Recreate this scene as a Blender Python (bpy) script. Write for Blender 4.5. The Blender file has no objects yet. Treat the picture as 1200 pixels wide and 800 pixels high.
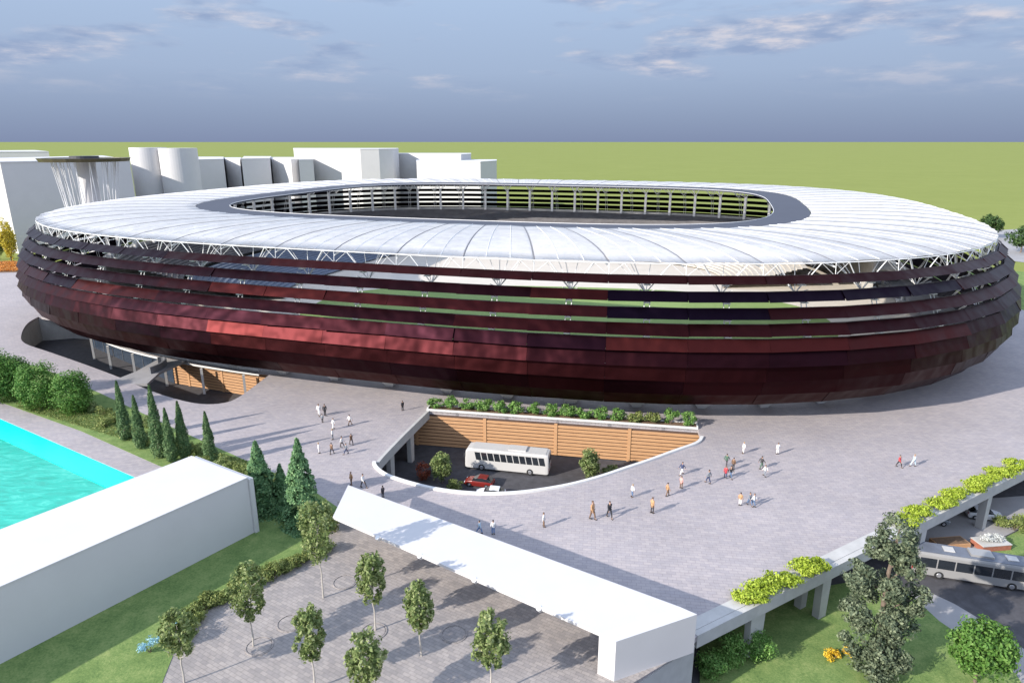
import bpy, bmesh, math, random
import numpy as np
from mathutils import Vector, Matrix
from mathutils.geometry import tessellate_polygon
PI = math.pi
sc = bpy.context.scene
COL = sc.collection
random.seed(7); RNG = np.random.default_rng(7)

# ------------------------------------------------------------------ camera maths
F = 790.0; HC = 42.0; PITCH = math.atan(234 / F)
FW = Vector((0, math.cos(PITCH), -math.sin(PITCH))); UP = Vector((0, math.sin(PITCH), math.cos(PITCH)))
def G(u, v, z=0.0):
    """point at height z seen at photo pixel (u, v) of 1200x800"""
    d = FW + Vector(((u - 600) / F, 0, 0)) + UP * ((400 - v) / F)
    t = (z - HC) / d.z
    return Vector((d.x * t, d.y * t, z))
LZ = -6.2                                   # street level below the plaza

# ------------------------------------------------------------------ materials
def nm(name):
    m = bpy.data.materials.new(name); m.use_nodes = True
    nt = m.node_tree; b = nt.nodes['Principled BSDF']
    return m, nt, b
def N(nt, typ, **kw):
    n = nt.nodes.new(typ)
    for k, v in kw.items():
        if k in n.inputs.keys(): n.inputs[k].default_value = v
        else: setattr(n, k, v)
    return n
def ramp(nt, fac, stops):
    r = nt.nodes.new('ShaderNodeValToRGB')
    el = r.color_ramp.elements
    while len(el) < len(stops): el.new(0.5)
    for e, (p, c) in zip(el, stops): e.position = p; e.color = (*c, 1)
    nt.links.new(fac, r.inputs[0]); return r.outputs[0]
def coords(nt, obj=True):
    if obj: return N(nt, 'ShaderNodeTexCoord').outputs['Object']
    return N(nt, 'ShaderNodeNewGeometry').outputs['Position']
def simple(name, c, rough=0.6, metal=0.0, var=0.12, scale=1.5, bump=0.0, spec=None):
    m, nt, b = nm(name)
    no = N(nt, 'ShaderNodeTexNoise', Scale=scale, Detail=6.0, Roughness=0.65)
    nt.links.new(coords(nt, False), no.inputs['Vector'])
    lo = [x * (1 - var) for x in c]; hi = [min(1, x * (1 + var)) for x in c]
    nt.links.new(ramp(nt, no.outputs['Fac'], [(0.3, lo), (0.7, hi)]), b.inputs['Base Color'])
    b.inputs['Roughness'].default_value = rough; b.inputs['Metallic'].default_value = metal
    if spec is not None: b.inputs['Specular IOR Level'].default_value = spec
    if bump:
        bp = N(nt, 'ShaderNodeBump', Strength=bump, Distance=0.02)
        nt.links.new(no.outputs['Fac'], bp.inputs['Height']); nt.links.new(bp.outputs[0], b.inputs['Normal'])
    return m
def paving(name, c1, c2, cm, rot, bw=0.9, rh=0.45, tone=0.16):
    m, nt, b = nm(name)
    pos = coords(nt, False)
    mp = N(nt, 'ShaderNodeMapping'); mp.inputs['Rotation'].default_value = (0, 0, rot)
    nt.links.new(pos, mp.inputs['Vector'])
    br = N(nt, 'ShaderNodeTexBrick', offset=0.5); br.inputs['Scale'].default_value = 1.0
    br.inputs['Brick Width'].default_value = bw; br.inputs['Row Height'].default_value = rh
    br.inputs['Mortar Size'].default_value = 0.018; br.inputs['Mortar Smooth'].default_value = 0.3
    br.inputs['Color1'].default_value = (*c1, 1); br.inputs['Color2'].default_value = (*c2, 1); br.inputs['Mortar'].default_value = (*cm, 1)
    nt.links.new(mp.outputs[0], br.inputs['Vector'])
    n1 = N(nt, 'ShaderNodeTexNoise', Scale=0.09, Detail=5.0, Roughness=0.6); nt.links.new(pos, n1.inputs['Vector'])
    n2 = N(nt, 'ShaderNodeTexNoise', Scale=1.3, Detail=4.0, Roughness=0.7); nt.links.new(pos, n2.inputs['Vector'])
    mr = N(nt, 'ShaderNodeMath', operation='ADD'); nt.links.new(n1.outputs['Fac'], mr.inputs[0]); nt.links.new(n2.outputs['Fac'], mr.inputs[1])
    g = ramp(nt, mr.outputs[0], [(0.0, (1 - tone,) * 3), (1.0, (1, 1, 1))])
    r2 = N(nt, 'ShaderNodeMapRange'); r2.inputs[1].default_value = 0.7; r2.inputs[2].default_value = 1.3
    r2.inputs[3].default_value = 1 - tone; r2.inputs[4].default_value = 1 + tone * 0.6
    nt.links.new(mr.outputs[0], r2.inputs[0])
    mx = N(nt, 'ShaderNodeVectorMath', operation='SCALE'); nt.links.new(br.outputs['Color'], mx.inputs[0]); nt.links.new(r2.outputs[0], mx.inputs['Scale'])
    nt.links.new(mx.outputs[0], b.inputs['Base Color']); b.inputs['Roughness'].default_value = 0.7
    bp = N(nt, 'ShaderNodeBump', Strength=0.4, Distance=0.01); nt.links.new(br.outputs['Fac'], bp.inputs['Height']); bp.invert = True
    nt.links.new(bp.outputs[0], b.inputs['Normal'])
    return m
def grass_mat(name, dark, mid, light, s1=0.25, s2=6.0):
    m, nt, b = nm(name); pos = coords(nt, False)
    n1 = N(nt, 'ShaderNodeTexNoise', Scale=s1, Detail=8.0, Roughness=0.7); nt.links.new(pos, n1.inputs['Vector'])
    n2 = N(nt, 'ShaderNodeTexNoise', Scale=s2, Detail=4.0, Roughness=0.8); nt.links.new(pos, n2.inputs['Vector'])
    a = N(nt, 'ShaderNodeMix', data_type='FLOAT'); a.inputs[0].default_value = 0.5
    nt.links.new(n1.outputs['Fac'], a.inputs[2]); nt.links.new(n2.outputs['Fac'], a.inputs[3])
    nt.links.new(ramp(nt, a.outputs[0], [(0.34, dark), (0.5, mid), (0.64, light)]), b.inputs['Base Color'])
    b.inputs['Roughness'].default_value = 0.9; b.inputs['Specular IOR Level'].default_value = 0.1
    bp = N(nt, 'ShaderNodeBump', Strength=0.7, Distance=0.08); nt.links.new(n2.outputs['Fac'], bp.inputs['Height']); nt.links.new(bp.outputs[0], b.inputs['Normal'])
    return m
def leaf_mat(name, dark, mid, light, trans=0.25):
    m, nt, b = nm(name)
    ge = N(nt, 'ShaderNodeNewGeometry')
    n1 = N(nt, 'ShaderNodeTexNoise', Scale=0.9, Detail=3.0); nt.links.new(ge.outputs['Position'], n1.inputs['Vector'])
    a = N(nt, 'ShaderNodeMix', data_type='FLOAT'); a.inputs[0].default_value = 0.5
    nt.links.new(n1.outputs['Fac'], a.inputs[2]); nt.links.new(ge.outputs['Random Per Island'], a.inputs[3])
    c = ramp(nt, a.outputs[0], [(0.2, dark), (0.5, mid), (0.8, light)])
    nt.links.new(c, b.inputs['Base Color']); b.inputs['Roughness'].default_value = 0.6; b.inputs['Specular IOR Level'].default_value = 0.25
    tr = N(nt, 'ShaderNodeBsdfTranslucent'); nt.links.new(c, tr.inputs['Color'])
    mx = N(nt, 'ShaderNodeMixShader', Fac=trans); nt.links.new(b.outputs[0], mx.inputs[1]); nt.links.new(tr.outputs[0], mx.inputs[2])
    nt.links.new(mx.outputs[0], nt.nodes['Material Output'].inputs['Surface'])
    return m
M = {}
M['plaza'] = paving('plaza_paving', (0.415, 0.37, 0.365), (0.35, 0.32, 0.33), (0.24, 0.222, 0.23), 0.12)
M['near_paving'] = paving('grey_block_paving', (0.37, 0.33, 0.305), (0.28, 0.255, 0.245), (0.20, 0.183, 0.175), 0.54, 0.7, 0.35, 0.22)
M['deck'] = paving('pool_deck_paving', (0.35, 0.31, 0.31), (0.32, 0.285, 0.29), (0.26, 0.235, 0.235), 0.54, 0.5, 0.5, 0.1)
M['concrete'] = simple('pale_concrete', (0.46, 0.45, 0.43), 0.75, var=0.10, scale=0.7, bump=0.15)
M['white_concrete'] = simple('white_concrete', (0.66, 0.65, 0.63), 0.7, var=0.07, scale=0.8, bump=0.1)
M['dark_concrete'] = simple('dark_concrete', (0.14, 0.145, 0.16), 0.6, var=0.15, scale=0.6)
M['white_plaster'] = simple('white_plaster', (0.56, 0.55, 0.55), 0.65, var=0.025, scale=0.25, bump=0.05)
M['white_metal'] = simple('white_painted_metal', (0.78, 0.78, 0.78), 0.4, var=0.03)
M['asphalt'] = simple('asphalt', (0.062, 0.060, 0.066), 0.85, var=0.3, scale=0.8, bump=0.3)
M['path'] = simple('grey_path', (0.30, 0.29, 0.29), 0.8, var=0.12, scale=0.3)
M['lawn'] = grass_mat('lawn_grass', (0.08, 0.14, 0.045), (0.16, 0.235, 0.075), (0.27, 0.32, 0.12), .5, 5)
M['plain'] = grass_mat('plain_grass', (0.196, 0.225, 0.056), (0.21, 0.24, 0.061), (0.225, 0.255, 0.068), 0.012, 0.06)
M['pitch'] = grass_mat('pitch_grass', (0.17, 0.25, 0.08), (0.20, 0.28, 0.10), (0.24, 0.31, 0.12), 0.1, 1.0)
M['beige'] = simple('beige_paving', (0.55, 0.50, 0.43), 0.8, var=0.06, scale=0.2)
M['seat_dark'] = simple('dark_grey_seating', (0.12, 0.115, 0.12), 0.6, var=0.25, scale=0.35)
M['seat_blue'] = simple('blue_grey_seating', (0.13, 0.16, 0.22), 0.6, var=0.2, scale=0.35)
M['seat_beige'] = simple('beige_seating', (0.50, 0.46, 0.40), 0.7, var=0.1, scale=0.35)
M['ring'] = simple('slate_ring_sheeting', (0.035, 0.038, 0.055), 0.55, metal=0.0, var=0.08, scale=0.1)
M['gutter'] = simple('dark_gutter', (0.06, 0.06, 0.07), 0.6)
M['seam'] = simple('grey_roof_seam', (0.15, 0.15, 0.165), 0.6)
M['soil'] = simple('brown_soil', (0.16, 0.10, 0.06), 0.95, var=0.3, scale=3)
M['glass'] = simple('dark_glass', (0.02, 0.024, 0.03), 0.06, var=0.1, spec=0.8)
M['curtain_glass'] = simple('blue_dark_glazing', (0.035, 0.05, 0.075), 0.15, var=0.15, scale=0.3, spec=0.7)
M['rubber'] = simple('black_rubber', (0.02, 0.02, 0.02), 0.85)
M['rim'] = simple('wheel_metal', (0.5, 0.5, 0.52), 0.35, metal=0.7)
M['bus_white'] = simple('coach_white_paint', (0.50, 0.49, 0.475), 0.3, var=0.03, scale=0.6)
M['bus_silver'] = simple('bus_silver_paint', (0.31, 0.305, 0.30), 0.32, var=0.04, scale=0.5, metal=0.15)
M['bus_grey'] = simple('bus_roof_grey', (0.13, 0.145, 0.18), 0.5, var=0.2, scale=0.7)
M['car_red'] = simple('red_car_paint', (0.17, 0.018, 0.015), 0.25, var=0.03)
M['car_white'] = simple('white_car_paint', (0.74, 0.75, 0.77), 0.25, var=0.02)
M['car_grey'] = simple('grey_car_paint', (0.17, 0.19, 0.21), 0.25, var=0.02)
M['lens'] = simple('clear_lens', (0.75, 0.76, 0.78), 0.1)
M['tail'] = simple('red_lens', (0.4, 0.02, 0.02), 0.2)
M['brick'] = simple('red_brick', (0.30, 0.11, 0.07), 0.85, var=0.2, scale=4)
M['bark'] = simple('grey_brown_bark', (0.17, 0.13, 0.10), 0.9, var=0.3, scale=5)
M['pale_bark'] = simple('pale_bark', (0.40, 0.37, 0.33), 0.85, var=0.15, scale=5)
M['leaf'] = leaf_mat('tree_leaves', (0.08, 0.13, 0.04), (0.22, 0.29, 0.10), (0.46, 0.50, 0.24), .4)
M['leaf_shrub'] = leaf_mat('shrub_leaves', (0.05, 0.12, 0.02), (0.10, 0.22, 0.04), (0.19, 0.32, 0.08))
M['leaf_cypress'] = leaf_mat('cypress_needles', (0.035, 0.08, 0.03), (0.08, 0.15, 0.055), (0.19, 0.27, 0.11), 0.2)
M['leaf_spruce'] = leaf_mat('spruce_needles', (0.05, 0.12, 0.05), (0.13, 0.26, 0.11), (0.28, 0.43, 0.20), 0.25)
M['leaf_pine'] = leaf_mat('grey_green_needles', (0.05, 0.075, 0.045), (0.13, 0.165, 0.10), (0.27, 0.31, 0.19), 0.25)
M['leaf_lime'] = leaf_mat('lime_leaves', (0.17, 0.25, 0.02), (0.34, 0.44, 0.045), (0.52, 0.60, 0.10))
M['leaf_planter'] = leaf_mat('fresh_green_leaves', (0.07, 0.17, 0.035), (0.15, 0.30, 0.07), (0.30, 0.45, 0.14))
M['leaf_yellow'] = leaf_mat('yellow_leaves', (0.32, 0.27, 0.02), (0.55, 0.46, 0.05), (0.75, 0.62, 0.10))
M['leaf_olive'] = leaf_mat('olive_leaves', (0.08, 0.12, 0.03), (0.20, 0.25, 0.075), (0.38, 0.41, 0.15), .3)
M['leaf_red'] = leaf_mat('red_leaves', (0.14, 0.03, 0.02), (0.28, 0.07, 0.04), (0.38, 0.14, 0.07))
M['leaf_far'] = leaf_mat('dark_round_tree_leaves', (0.025, 0.055, 0.02), (0.05, 0.10, 0.03), (0.10, 0.16, 0.05))
M['petal_orange'] = leaf_mat('orange_petals', (0.45, 0.15, 0.03), (0.65, 0.28, 0.06), (0.70, 0.40, 0.15))
M['petal_blue'] = leaf_mat('pale_blue_petals', (0.15, 0.35, 0.45), (0.30, 0.55, 0.65), (0.50, 0.72, 0.80))
M['petal_yellow'] = leaf_mat('golden_petals', (0.6, 0.38, 0.02), (0.75, 0.50, 0.04), (0.85, 0.65, 0.12))
M['petal_white'] = leaf_mat('white_petals', (0.40, 0.42, 0.40), (0.62, 0.64, 0.62), (0.78, 0.78, 0.76))

# wood slats
m, nt, b = nm('honey_wood_boards'); pos = coords(nt, False)
mp = N(nt, 'ShaderNodeMapping'); mp.inputs['Scale'].default_value = (0.5, 0.5, 9); nt.links.new(pos, mp.inputs['Vector'])
n1 = N(nt, 'ShaderNodeTexNoise', Scale=1.6, Detail=6.0, Roughness=0.7); nt.links.new(mp.outputs[0], n1.inputs['Vector'])
nt.links.new(ramp(nt, n1.outputs['Fac'], [(0.3, (0.40, 0.21, 0.10)), (0.7, (0.56, 0.33, 0.17))]), b.inputs['Base Color']); b.inputs['Roughness'].default_value = 0.65
M['wood'] = m
M['wood_back'] = simple('dark_wall_behind_boards', (0.09, 0.055, 0.04), 0.9)

# membrane
m, nt, b = nm('white_membrane'); pos = coords(nt, False)
n1 = N(nt, 'ShaderNodeTexNoise', Scale=0.16, Detail=4.0, Roughness=0.6); nt.links.new(pos, n1.inputs['Vector'])
c = ramp(nt, n1.outputs['Fac'], [(0.3, (0.69, 0.68, 0.67)), (0.7, (0.80, 0.79, 0.78))])
nt.links.new(c, b.inputs['Base Color']); b.inputs['Roughness'].default_value = 0.45
tl = N(nt, 'ShaderNodeBsdfTranslucent', Color=(0.9, 0.89, 0.89, 1)); tp = N(nt, 'ShaderNodeBsdfTransparent', Color=(0.95, 0.96, 0.98, 1))
m1 = N(nt, 'ShaderNodeMixShader', Fac=0.28); m2 = N(nt, 'ShaderNodeMixShader', Fac=0.21)
nz = N(nt, 'ShaderNodeTexNoise', Scale=0.45, Detail=5.0, Roughness=0.65); nt.links.new(pos, nz.inputs['Vector'])
mz = N(nt, 'ShaderNodeMapRange'); mz.inputs[1].default_value = .35; mz.inputs[2].default_value = .65; mz.inputs[3].default_value = .22; mz.inputs[4].default_value = .42
nt.links.new(nz.outputs['Fac'], mz.inputs[0]); nt.links.new(mz.outputs[0], m2.inputs[0])
nt.links.new(b.outputs[0], m1.inputs[1]); nt.links.new(tl.outputs[0], m1.inputs[2])
nt.links.new(m1.outputs[0], m2.inputs[1]); nt.links.new(tp.outputs[0], m2.inputs[2])
nt.links.new(m2.outputs[0], nt.nodes['Material Output'].inputs['Surface'])
M['membrane'] = m

# cladding: anodised sheet whose tone differs a little from sheet to sheet
m, nt, b = nm('oxblood_metal_cladding')
at = N(nt, 'ShaderNodeAttribute', attribute_name='tone')
c = ramp(nt, at.outputs['Fac'], [(0.0, (0.009, 0.004, 0.011)), (0.3, (0.021, 0.005, 0.0072)), (0.65, (0.046, 0.0092, 0.0095)), (1.0, (0.068, 0.0135, 0.012))])
nt.links.new(c, b.inputs['Base Color']); b.inputs['Metallic'].default_value = 0.97; b.inputs['Roughness'].default_value = 0.46
pos = coords(nt, False); n1 = N(nt, 'ShaderNodeTexNoise', Scale=0.16, Detail=2.0); nt.links.new(pos, n1.inputs['Vector'])
bp = N(nt, 'ShaderNodeBump', Strength=0.9, Distance=0.9); nt.links.new(n1.outputs['Fac'], bp.inputs['Height']); nt.links.new(bp.outputs[0], b.inputs['Normal'])
M['cladding'] = m

# pool water
m, nt, b = nm('turquoise_pool_water'); pos = coords(nt, False)
mp = N(nt, 'ShaderNodeMapping'); mp.inputs['Scale'].default_value = (0.35, 1.0, 1); mp.inputs['Rotation'].default_value = (0, 0, -0.2); nt.links.new(pos, mp.inputs['Vector'])
n1 = N(nt, 'ShaderNodeTexNoise', Scale=0.8, Detail=6.0, Roughness=0.65, Distortion=1.2); nt.links.new(mp.outputs[0], n1.inputs['Vector'])
nt.links.new(ramp(nt, n1.outputs['Fac'], [(0.3, (0.012, 0.33, 0.24)), (0.55, (0.02, 0.45, 0.34)), (0.75, (0.10, 0.62, 0.48))]), b.inputs['Base Color'])
b.inputs['Roughness'].default_value = 0.12; b.inputs['IOR'].default_value = 1.33
bp = N(nt, 'ShaderNodeBump', Strength=0.5, Distance=0.12); nt.links.new(n1.outputs['Fac'], bp.inputs['Height']); nt.links.new(bp.outputs[0], b.inputs['Normal'])
M['water'] = m
M['cyan_tile'] = simple('cyan_pool_tile', (0.0, 0.78, 0.76), 0.3, var=0.03, scale=2)

# ------------------------------------------------------------------ mesh helpers
class MB:
    def __init__(s): s.v = []; s.f = []
    def add(s, vs, fs):
        o = len(s.v); s.v += [tuple(v) for v in vs]; s.f += [tuple(i + o for i in f) for f in fs]
    def hexa(s, p):          # 8 points: bottom 0-3, top 4-7
        s.add(p, [(0, 3, 2, 1), (4, 5, 6, 7), (0, 1, 5, 4), (1, 2, 6, 5), (2, 3, 7, 6), (3, 0, 4, 7)])
    def box(s, c, sz, rz=0.0):
        x, y, z = sz[0] / 2, sz[1] / 2, sz[2] / 2; ca, sa = math.cos(rz), math.sin(rz)
        P = []
        for dz in (-z, z):
            for dx, dy in ((-x, -y), (x, -y), (x, y), (-x, y)):
                P.append((c[0] + dx * ca - dy * sa, c[1] + dx * sa + dy * ca, c[2] + dz))
        s.hexa(P)
    def prism(s, poly, z0, z1):
        n = len(poly); b = [(p[0], p[1], z0) for p in poly]; t = [(p[0], p[1], z1) for p in poly]
        tri = tessellate_polygon([[Vector((p[0], p[1], 0)) for p in poly]])
        fs = []
        for a, b_, c in tri:
            A, B, C = (Vector(poly[i][:2]) for i in (a, b_, c))
            up = (B - A).cross(C - A) > 0
            tr = (a, b_, c) if up else (c, b_, a)
            fs.append(tuple(i + n for i in tr)); fs.append(tuple(reversed(tr)))
        area = sum(poly[i][0] * poly[(i + 1) % n][1] - poly[(i + 1) % n][0] * poly[i][1] for i in range(n))
        for i in range(n):
            j = (i + 1) % n
            q = (i, j, j + n, i + n); fs.append(q if area > 0 else tuple(reversed(q)))
        s.add(b + t, fs)
    def tube(s, a, b, r, r2=None, n=6, cap=True):
        a = Vector(a); b = Vector(b); r2 = r if r2 is None else r2
        d = (b - a).normalized(); q = Vector((0, 0, 1)) if abs(d.z) < 0.9 else Vector((1, 0, 0))
        x = d.cross(q).normalized(); y = d.cross(x)
        vs = []
        for P, R in ((a, r), (b, r2)):
            for k in range(n):
                t = 2 * PI * k / n; vs.append(P + x * math.cos(t) * R + y * math.sin(t) * R)
        fs = [(k, (k + 1) % n, n + (k + 1) % n, n + k) for k in range(n)]
        if cap: fs += [tuple(range(n))[::-1], tuple(range(n, 2 * n))]
        s.add(vs, fs)
    def path(s, pts, r, n=6):
        for a, b in zip(pts[:-1], pts[1:]): s.tube(a, b, r, n=n, cap=True)
    def build(s, name, mat, parent=None, origin=None, smooth=False, kind=None):
        me = bpy.data.meshes.new(name)
        if origin is None: origin = (0, 0, 0)
        O = Vector(origin)
        me.from_pydata([tuple(Vector(v) - O) for v in s.v], [], s.f)
        me.materials.append(mat)
        if smooth: me.shade_smooth()
        me.update()
        o = bpy.data.objects.new(name, me); COL.objects.link(o)
        if parent: o.parent = parent
        else: o.location = O
        if kind: o['kind'] = kind
        return o
def tag(o, label=None, cat=None, group=None, kind=None):
    if label: o['label'] = label
    if cat: o['category'] = cat
    if group: o['group'] = group
    if kind: o['kind'] = kind
    return o
def empty(name, loc, label=None, cat=None, group=None, rz=0.0):
    o = bpy.data.objects.new(name, None); COL.objects.link(o); o.location = loc; o.rotation_euler[2] = rz
    o.empty_display_size = 0.5
    return tag(o, label, cat, group)
def copy_tree(o, parent=None):
    c = o.copy(); COL.objects.link(c); c.parent = parent
    for ch in list(o.children): copy_tree(ch, c)
    return c
def sheet(name, outer, holes, z, mat, thick=0.0, kind='structure'):
    """flat polygon with holes, optionally with side walls going down by thick"""
    polys = [outer] + holes
    flat = [p for q in polys for p in q]
    tri = tessellate_polygon([[Vector((p[0], p[1], 0)) for p in q] for q in polys])
    s = MB(); n = len(flat); vs = [(p[0], p[1], z) for p in flat]; fs = []
    for a, b_, c in tri:
        A, B, C = (Vector(flat[i][:2]) for i in (a, b_, c))
        fs.append((a, b_, c) if (B - A).cross(C - A) > 0 else (c, b_, a))
    if thick:
        vs += [(p[0], p[1], z - thick) for p in flat]
        fs += [tuple(i + n for i in reversed(f)) for f in fs]
        o = 0
        for q in polys:
            k = len(q)
            for i in range(k): fs.append((o + i, o + i + n, o + (i + 1) % k + n, o + (i + 1) % k))
            o += k
    s.add(vs, fs)
    return s.build(name, mat, kind=kind)
def catmull(pts, n=8, closed=False):
    out = []; k = len(pts); rng = range(k) if closed else range(k - 1)
    for i in rng:
        p = [Vector(pts[(i + j) % k][:2]) if closed else Vector(pts[max(0, min(k - 1, i + j))][:2]) for j in (-1, 0, 1, 2)]
        for q in range(n):
            t = q / n
            out.append(0.5 * ((2 * p[1]) + (-p[0] + p[2]) * t + (2 * p[0] - 5 * p[1] + 4 * p[2] - p[3]) * t * t + (-p[0] + 3 * p[1] - 3 * p[2] + p[3]) * t ** 3))
    if not closed: out.append(Vector(pts[-1][:2]))
    return [(p.x, p.y) for p in out]
def gp(pts, z=0.0): return [tuple(G(u, v, z)[:2]) for u, v in pts]
def ordinal(i): return ['first', 'second', 'third', 'fourth', 'fifth', 'sixth', 'seventh', 'eighth', 'ninth', 'tenth', 'eleventh', 'twelfth', 'thirteenth', 'fourteenth', 'fifteenth', 'sixteenth', 'seventeenth', 'eighteenth', 'nineteenth', 'twentieth'][i]

# ------------------------------------------------------------------ foliage helpers
def leaves(P, size, out=None, flat=0.0):
    """P (n,3) leaf centres -> folded little quads; out = outward direction bias"""
    n = len(P); d = RNG.normal(size=(n, 3)); d /= np.linalg.norm(d, axis=1)[:, None]
    if out is not None: d = d * 0.75 + out * 0.9; d /= np.linalg.norm(d, axis=1)[:, None]
    r = RNG.normal(size=(n, 3)); x = np.cross(d, r); x /= np.linalg.norm(x, axis=1)[:, None]; y = np.cross(d, x)
    s = size * RNG.uniform(0.6, 1.35, n)[:, None]
    V = np.empty((n, 4, 3)); V[:, 0] = P - x * s; V[:, 1] = P + y * s * 0.55; V[:, 2] = P + x * s; V[:, 3] = P - y * s * 0.55
    return V.reshape(-1, 3)
def leaf_obj(name, V, mat, parent=None, origin=(0, 0, 0), kind=None):
    me = bpy.data.meshes.new(name); n = len(V)
    V = V - np.array(origin)
    me.vertices.add(n); me.vertices.foreach_set('co', V.astype(np.float32).ravel())
    me.loops.add(n); me.loops.foreach_set('vertex_index', np.arange(n, dtype=np.int32))
    me.polygons.add(n // 4); me.polygons.foreach_set('loop_start', np.arange(0, n, 4, dtype=np.int32))
    me.materials.append(mat); me.update(calc_edges=True); me.validate()
    o = bpy.data.objects.new(name, me); COL.objects.link(o)
    if parent: o.parent = parent
    else: o.location = origin
    if kind: o['kind'] = kind
    return o
def blob_points(n, c, rad, nclump=14, cl=0.35, shell=0.55):
    """leaf positions grouped in clumps over an ellipsoid volume"""
    cs = RNG.normal(size=(nclump, 3)); cs /= np.linalg.norm(cs, axis=1)[:, None]
    cs *= (shell + (0.85 - shell) * RNG.random((nclump, 1)) ** 0.5)
    k = RNG.integers(0, nclump, n)
    q = RNG.normal(size=(n, 3)); q /= np.linalg.norm(q, axis=1)[:, None]; q *= cl * RNG.random((n, 1)) ** 0.4
    sc_ = RNG.uniform(0.75, 1.25, nclump)[k][:, None]
    P = cs[k] + q * sc_
    out = q / (np.linalg.norm(q, axis=1)[:, None] + 1e-6) * 0.6 + P * 0.6
    return np.array(c) + P * np.array(rad), out
def deciduous(loc, h, r, label, group='young trees on the paving', name='young_tree', n=2600, leafm='leaf', bark='pale_bark', crown0=0.30, size=0.16, nclump=110, trunk_r=0.09, cat='tree', cl=.155):
    t = empty(name, loc, label, cat, group); L = Vector(loc)
    s = MB(); top = Vector((random.uniform(-.2, .2), random.uniform(-.2, .2), h * 0.75))
    p0 = Vector((0, 0, 0)); K = 6; pts = []
    for i in range(K + 1): pts.append(p0.lerp(top, i / K) + Vector((random.uniform(-.07, .07), random.uniform(-.07, .07), 0)) * (0 < i < K))
    for i in range(K): s.tube(pts[i], pts[i + 1], trunk_r * (1 - .75 * i / K), trunk_r * (1 - .75 * (i + 1) / K), 7)
    for i in range(9):
        a = random.uniform(0, 2 * PI); z0 = random.uniform(crown0 + .03, .68) * h; q = pts[min(K, int(z0 / (h * .75) * K))].copy(); q.z = z0
        l = r * random.uniform(.5, .85); e = q + Vector((math.cos(a) * l, math.sin(a) * l, l * .7)); md = q.lerp(e, .5) + Vector((0, 0, -.08 * l))
        s.tube(q, md, trunk_r * .4, trunk_r * .25, 5); s.tube(md, e, trunk_r * .25, trunk_r * .1, 5)
    s.build('trunk', M[bark], t)
    ch = h * (1 - crown0); P, out = blob_points(n, (top.x * .5, top.y * .5, h * crown0 + ch / 2), (r, r, ch / 2), nclump, cl, 0.25)
    leaf_obj('crown', leaves(P, size, out), M[leafm], t)
    return t
def cone_tree(loc, h, r, label, group, name, leafm, n=3800, size=0.13, tiers=0, cat='tree', base=0.02, cls='cypress'):
    t = empty(name, loc, label, cat, group)
    s = MB(); s.tube((0, 0, -0.05), (0, 0, h * .9), r * .12 + .04, .02, 7); s.build('trunk', M['bark'], t)
    u = RNG.random(n) ** (1.0 if tiers else 0.9); z = base + (1 - base) * u
    if tiers:
        # drooping boughs in uneven whorls
        nb = tiers * 9; bz = np.sort(RNG.random(nb)) * 0.97; ba = np.arange(nb) * 2.399 + RNG.normal(size=nb) * .3
        k = RNG.integers(0, nb, n); w = RNG.random(n) ** 0.6
        R = r * (1 - bz[k]) ** 0.92 * RNG.uniform(.8, 1.12, nb)[k] + .05
        a = ba[k] + RNG.normal(size=n) * 0.22; rad = R * w
        zz = (bz[k] + .035) * h - rad * 0.42 * w + RNG.normal(size=n) * .10 - RNG.random(n) * .28 * w
        P = np.stack([np.cos(a) * rad, np.sin(a) * rad, np.maximum(zz, .1)], 1)
        out = np.stack([np.cos(a), np.sin(a), np.full(n, .5)], 1)
    else:
        a = RNG.random(n) * 2 * PI
        prof = np.where(z < .16, .62 + z / .16 * .38, ((1 - z) / .84) ** 0.72)
        wob = 1 + .13 * np.sin(a * 3 + z * 17 + loc[0]) + .10 * np.sin(a * 5 - z * 31) + RNG.normal(size=n) * .05
        rad = r * prof * wob * (0.55 + .45 * RNG.random(n) ** .45)
        P = np.stack([np.cos(a) * rad, np.sin(a) * rad, z * h], 1); out = np.stack([np.cos(a), np.sin(a), np.full(n, .6)], 1)
    leaf_obj('crown', leaves(P, size, out), M[leafm], t)
    return t
def shrub(loc, rad, label, group, name='shrub', leafm='leaf_shrub', n=900, size=0.12, nclump=12, cat='shrub', stem=True, shell=.4):
    t = empty(name, loc, label, cat, group)
    if stem:
        s = MB()
        for i in range(5):
            a = i * 1.3 + loc[0]; s.tube((0, 0, -.03), (math.cos(a) * rad[0] * .5, math.sin(a) * rad[1] * .5, rad[2] * 1.1), .035, .012, 5)
        s.build('stem', M['bark'], t)
    P, out = blob_points(n, (0, 0, rad[2] * .95), rad, nclump, .42, shell)
    P[:, 2] = np.maximum(P[:, 2], .03)
    leaf_obj('foliage', leaves(P, size, out), M[leafm], t)
    return t

# ================================================================== STADIUM
CX, CY, TH = 0.5, 206.5, -0.30
A0, B0, NN = 115.3, 101.3, 2.9
AI, BI, NI = 80.8, 69.1, 3.43
def sup(a, b, n, t):
    c, s = math.cos(t), math.sin(t)
    x = a * math.copysign(abs(c) ** (2 / n), c); y = b * math.copysign(abs(s) ** (2 / n), s)
    return (CX + x * math.cos(TH) - y * math.sin(TH), CY + x * math.sin(TH) + y * math.cos(TH))
def arc(a, b, n, tstart, K=6000):
    # tstart: direction angle (plan) of the starting point
    P = np.array([sup(a, b, n, 2 * PI * i / K) for i in range(K)])
    ang = np.arctan2(P[:, 1] - CY, P[:, 0] - CX); i0 = np.argmin(np.abs(np.angle(np.exp(1j * (ang - tstart)))))
    P = np.roll(P, -i0, 0); P = np.vstack([P, P[:1]])
    s = np.concatenate([[0], np.cumsum(np.linalg.norm(np.diff(P, axis=0), axis=1))]); return P, s
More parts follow.
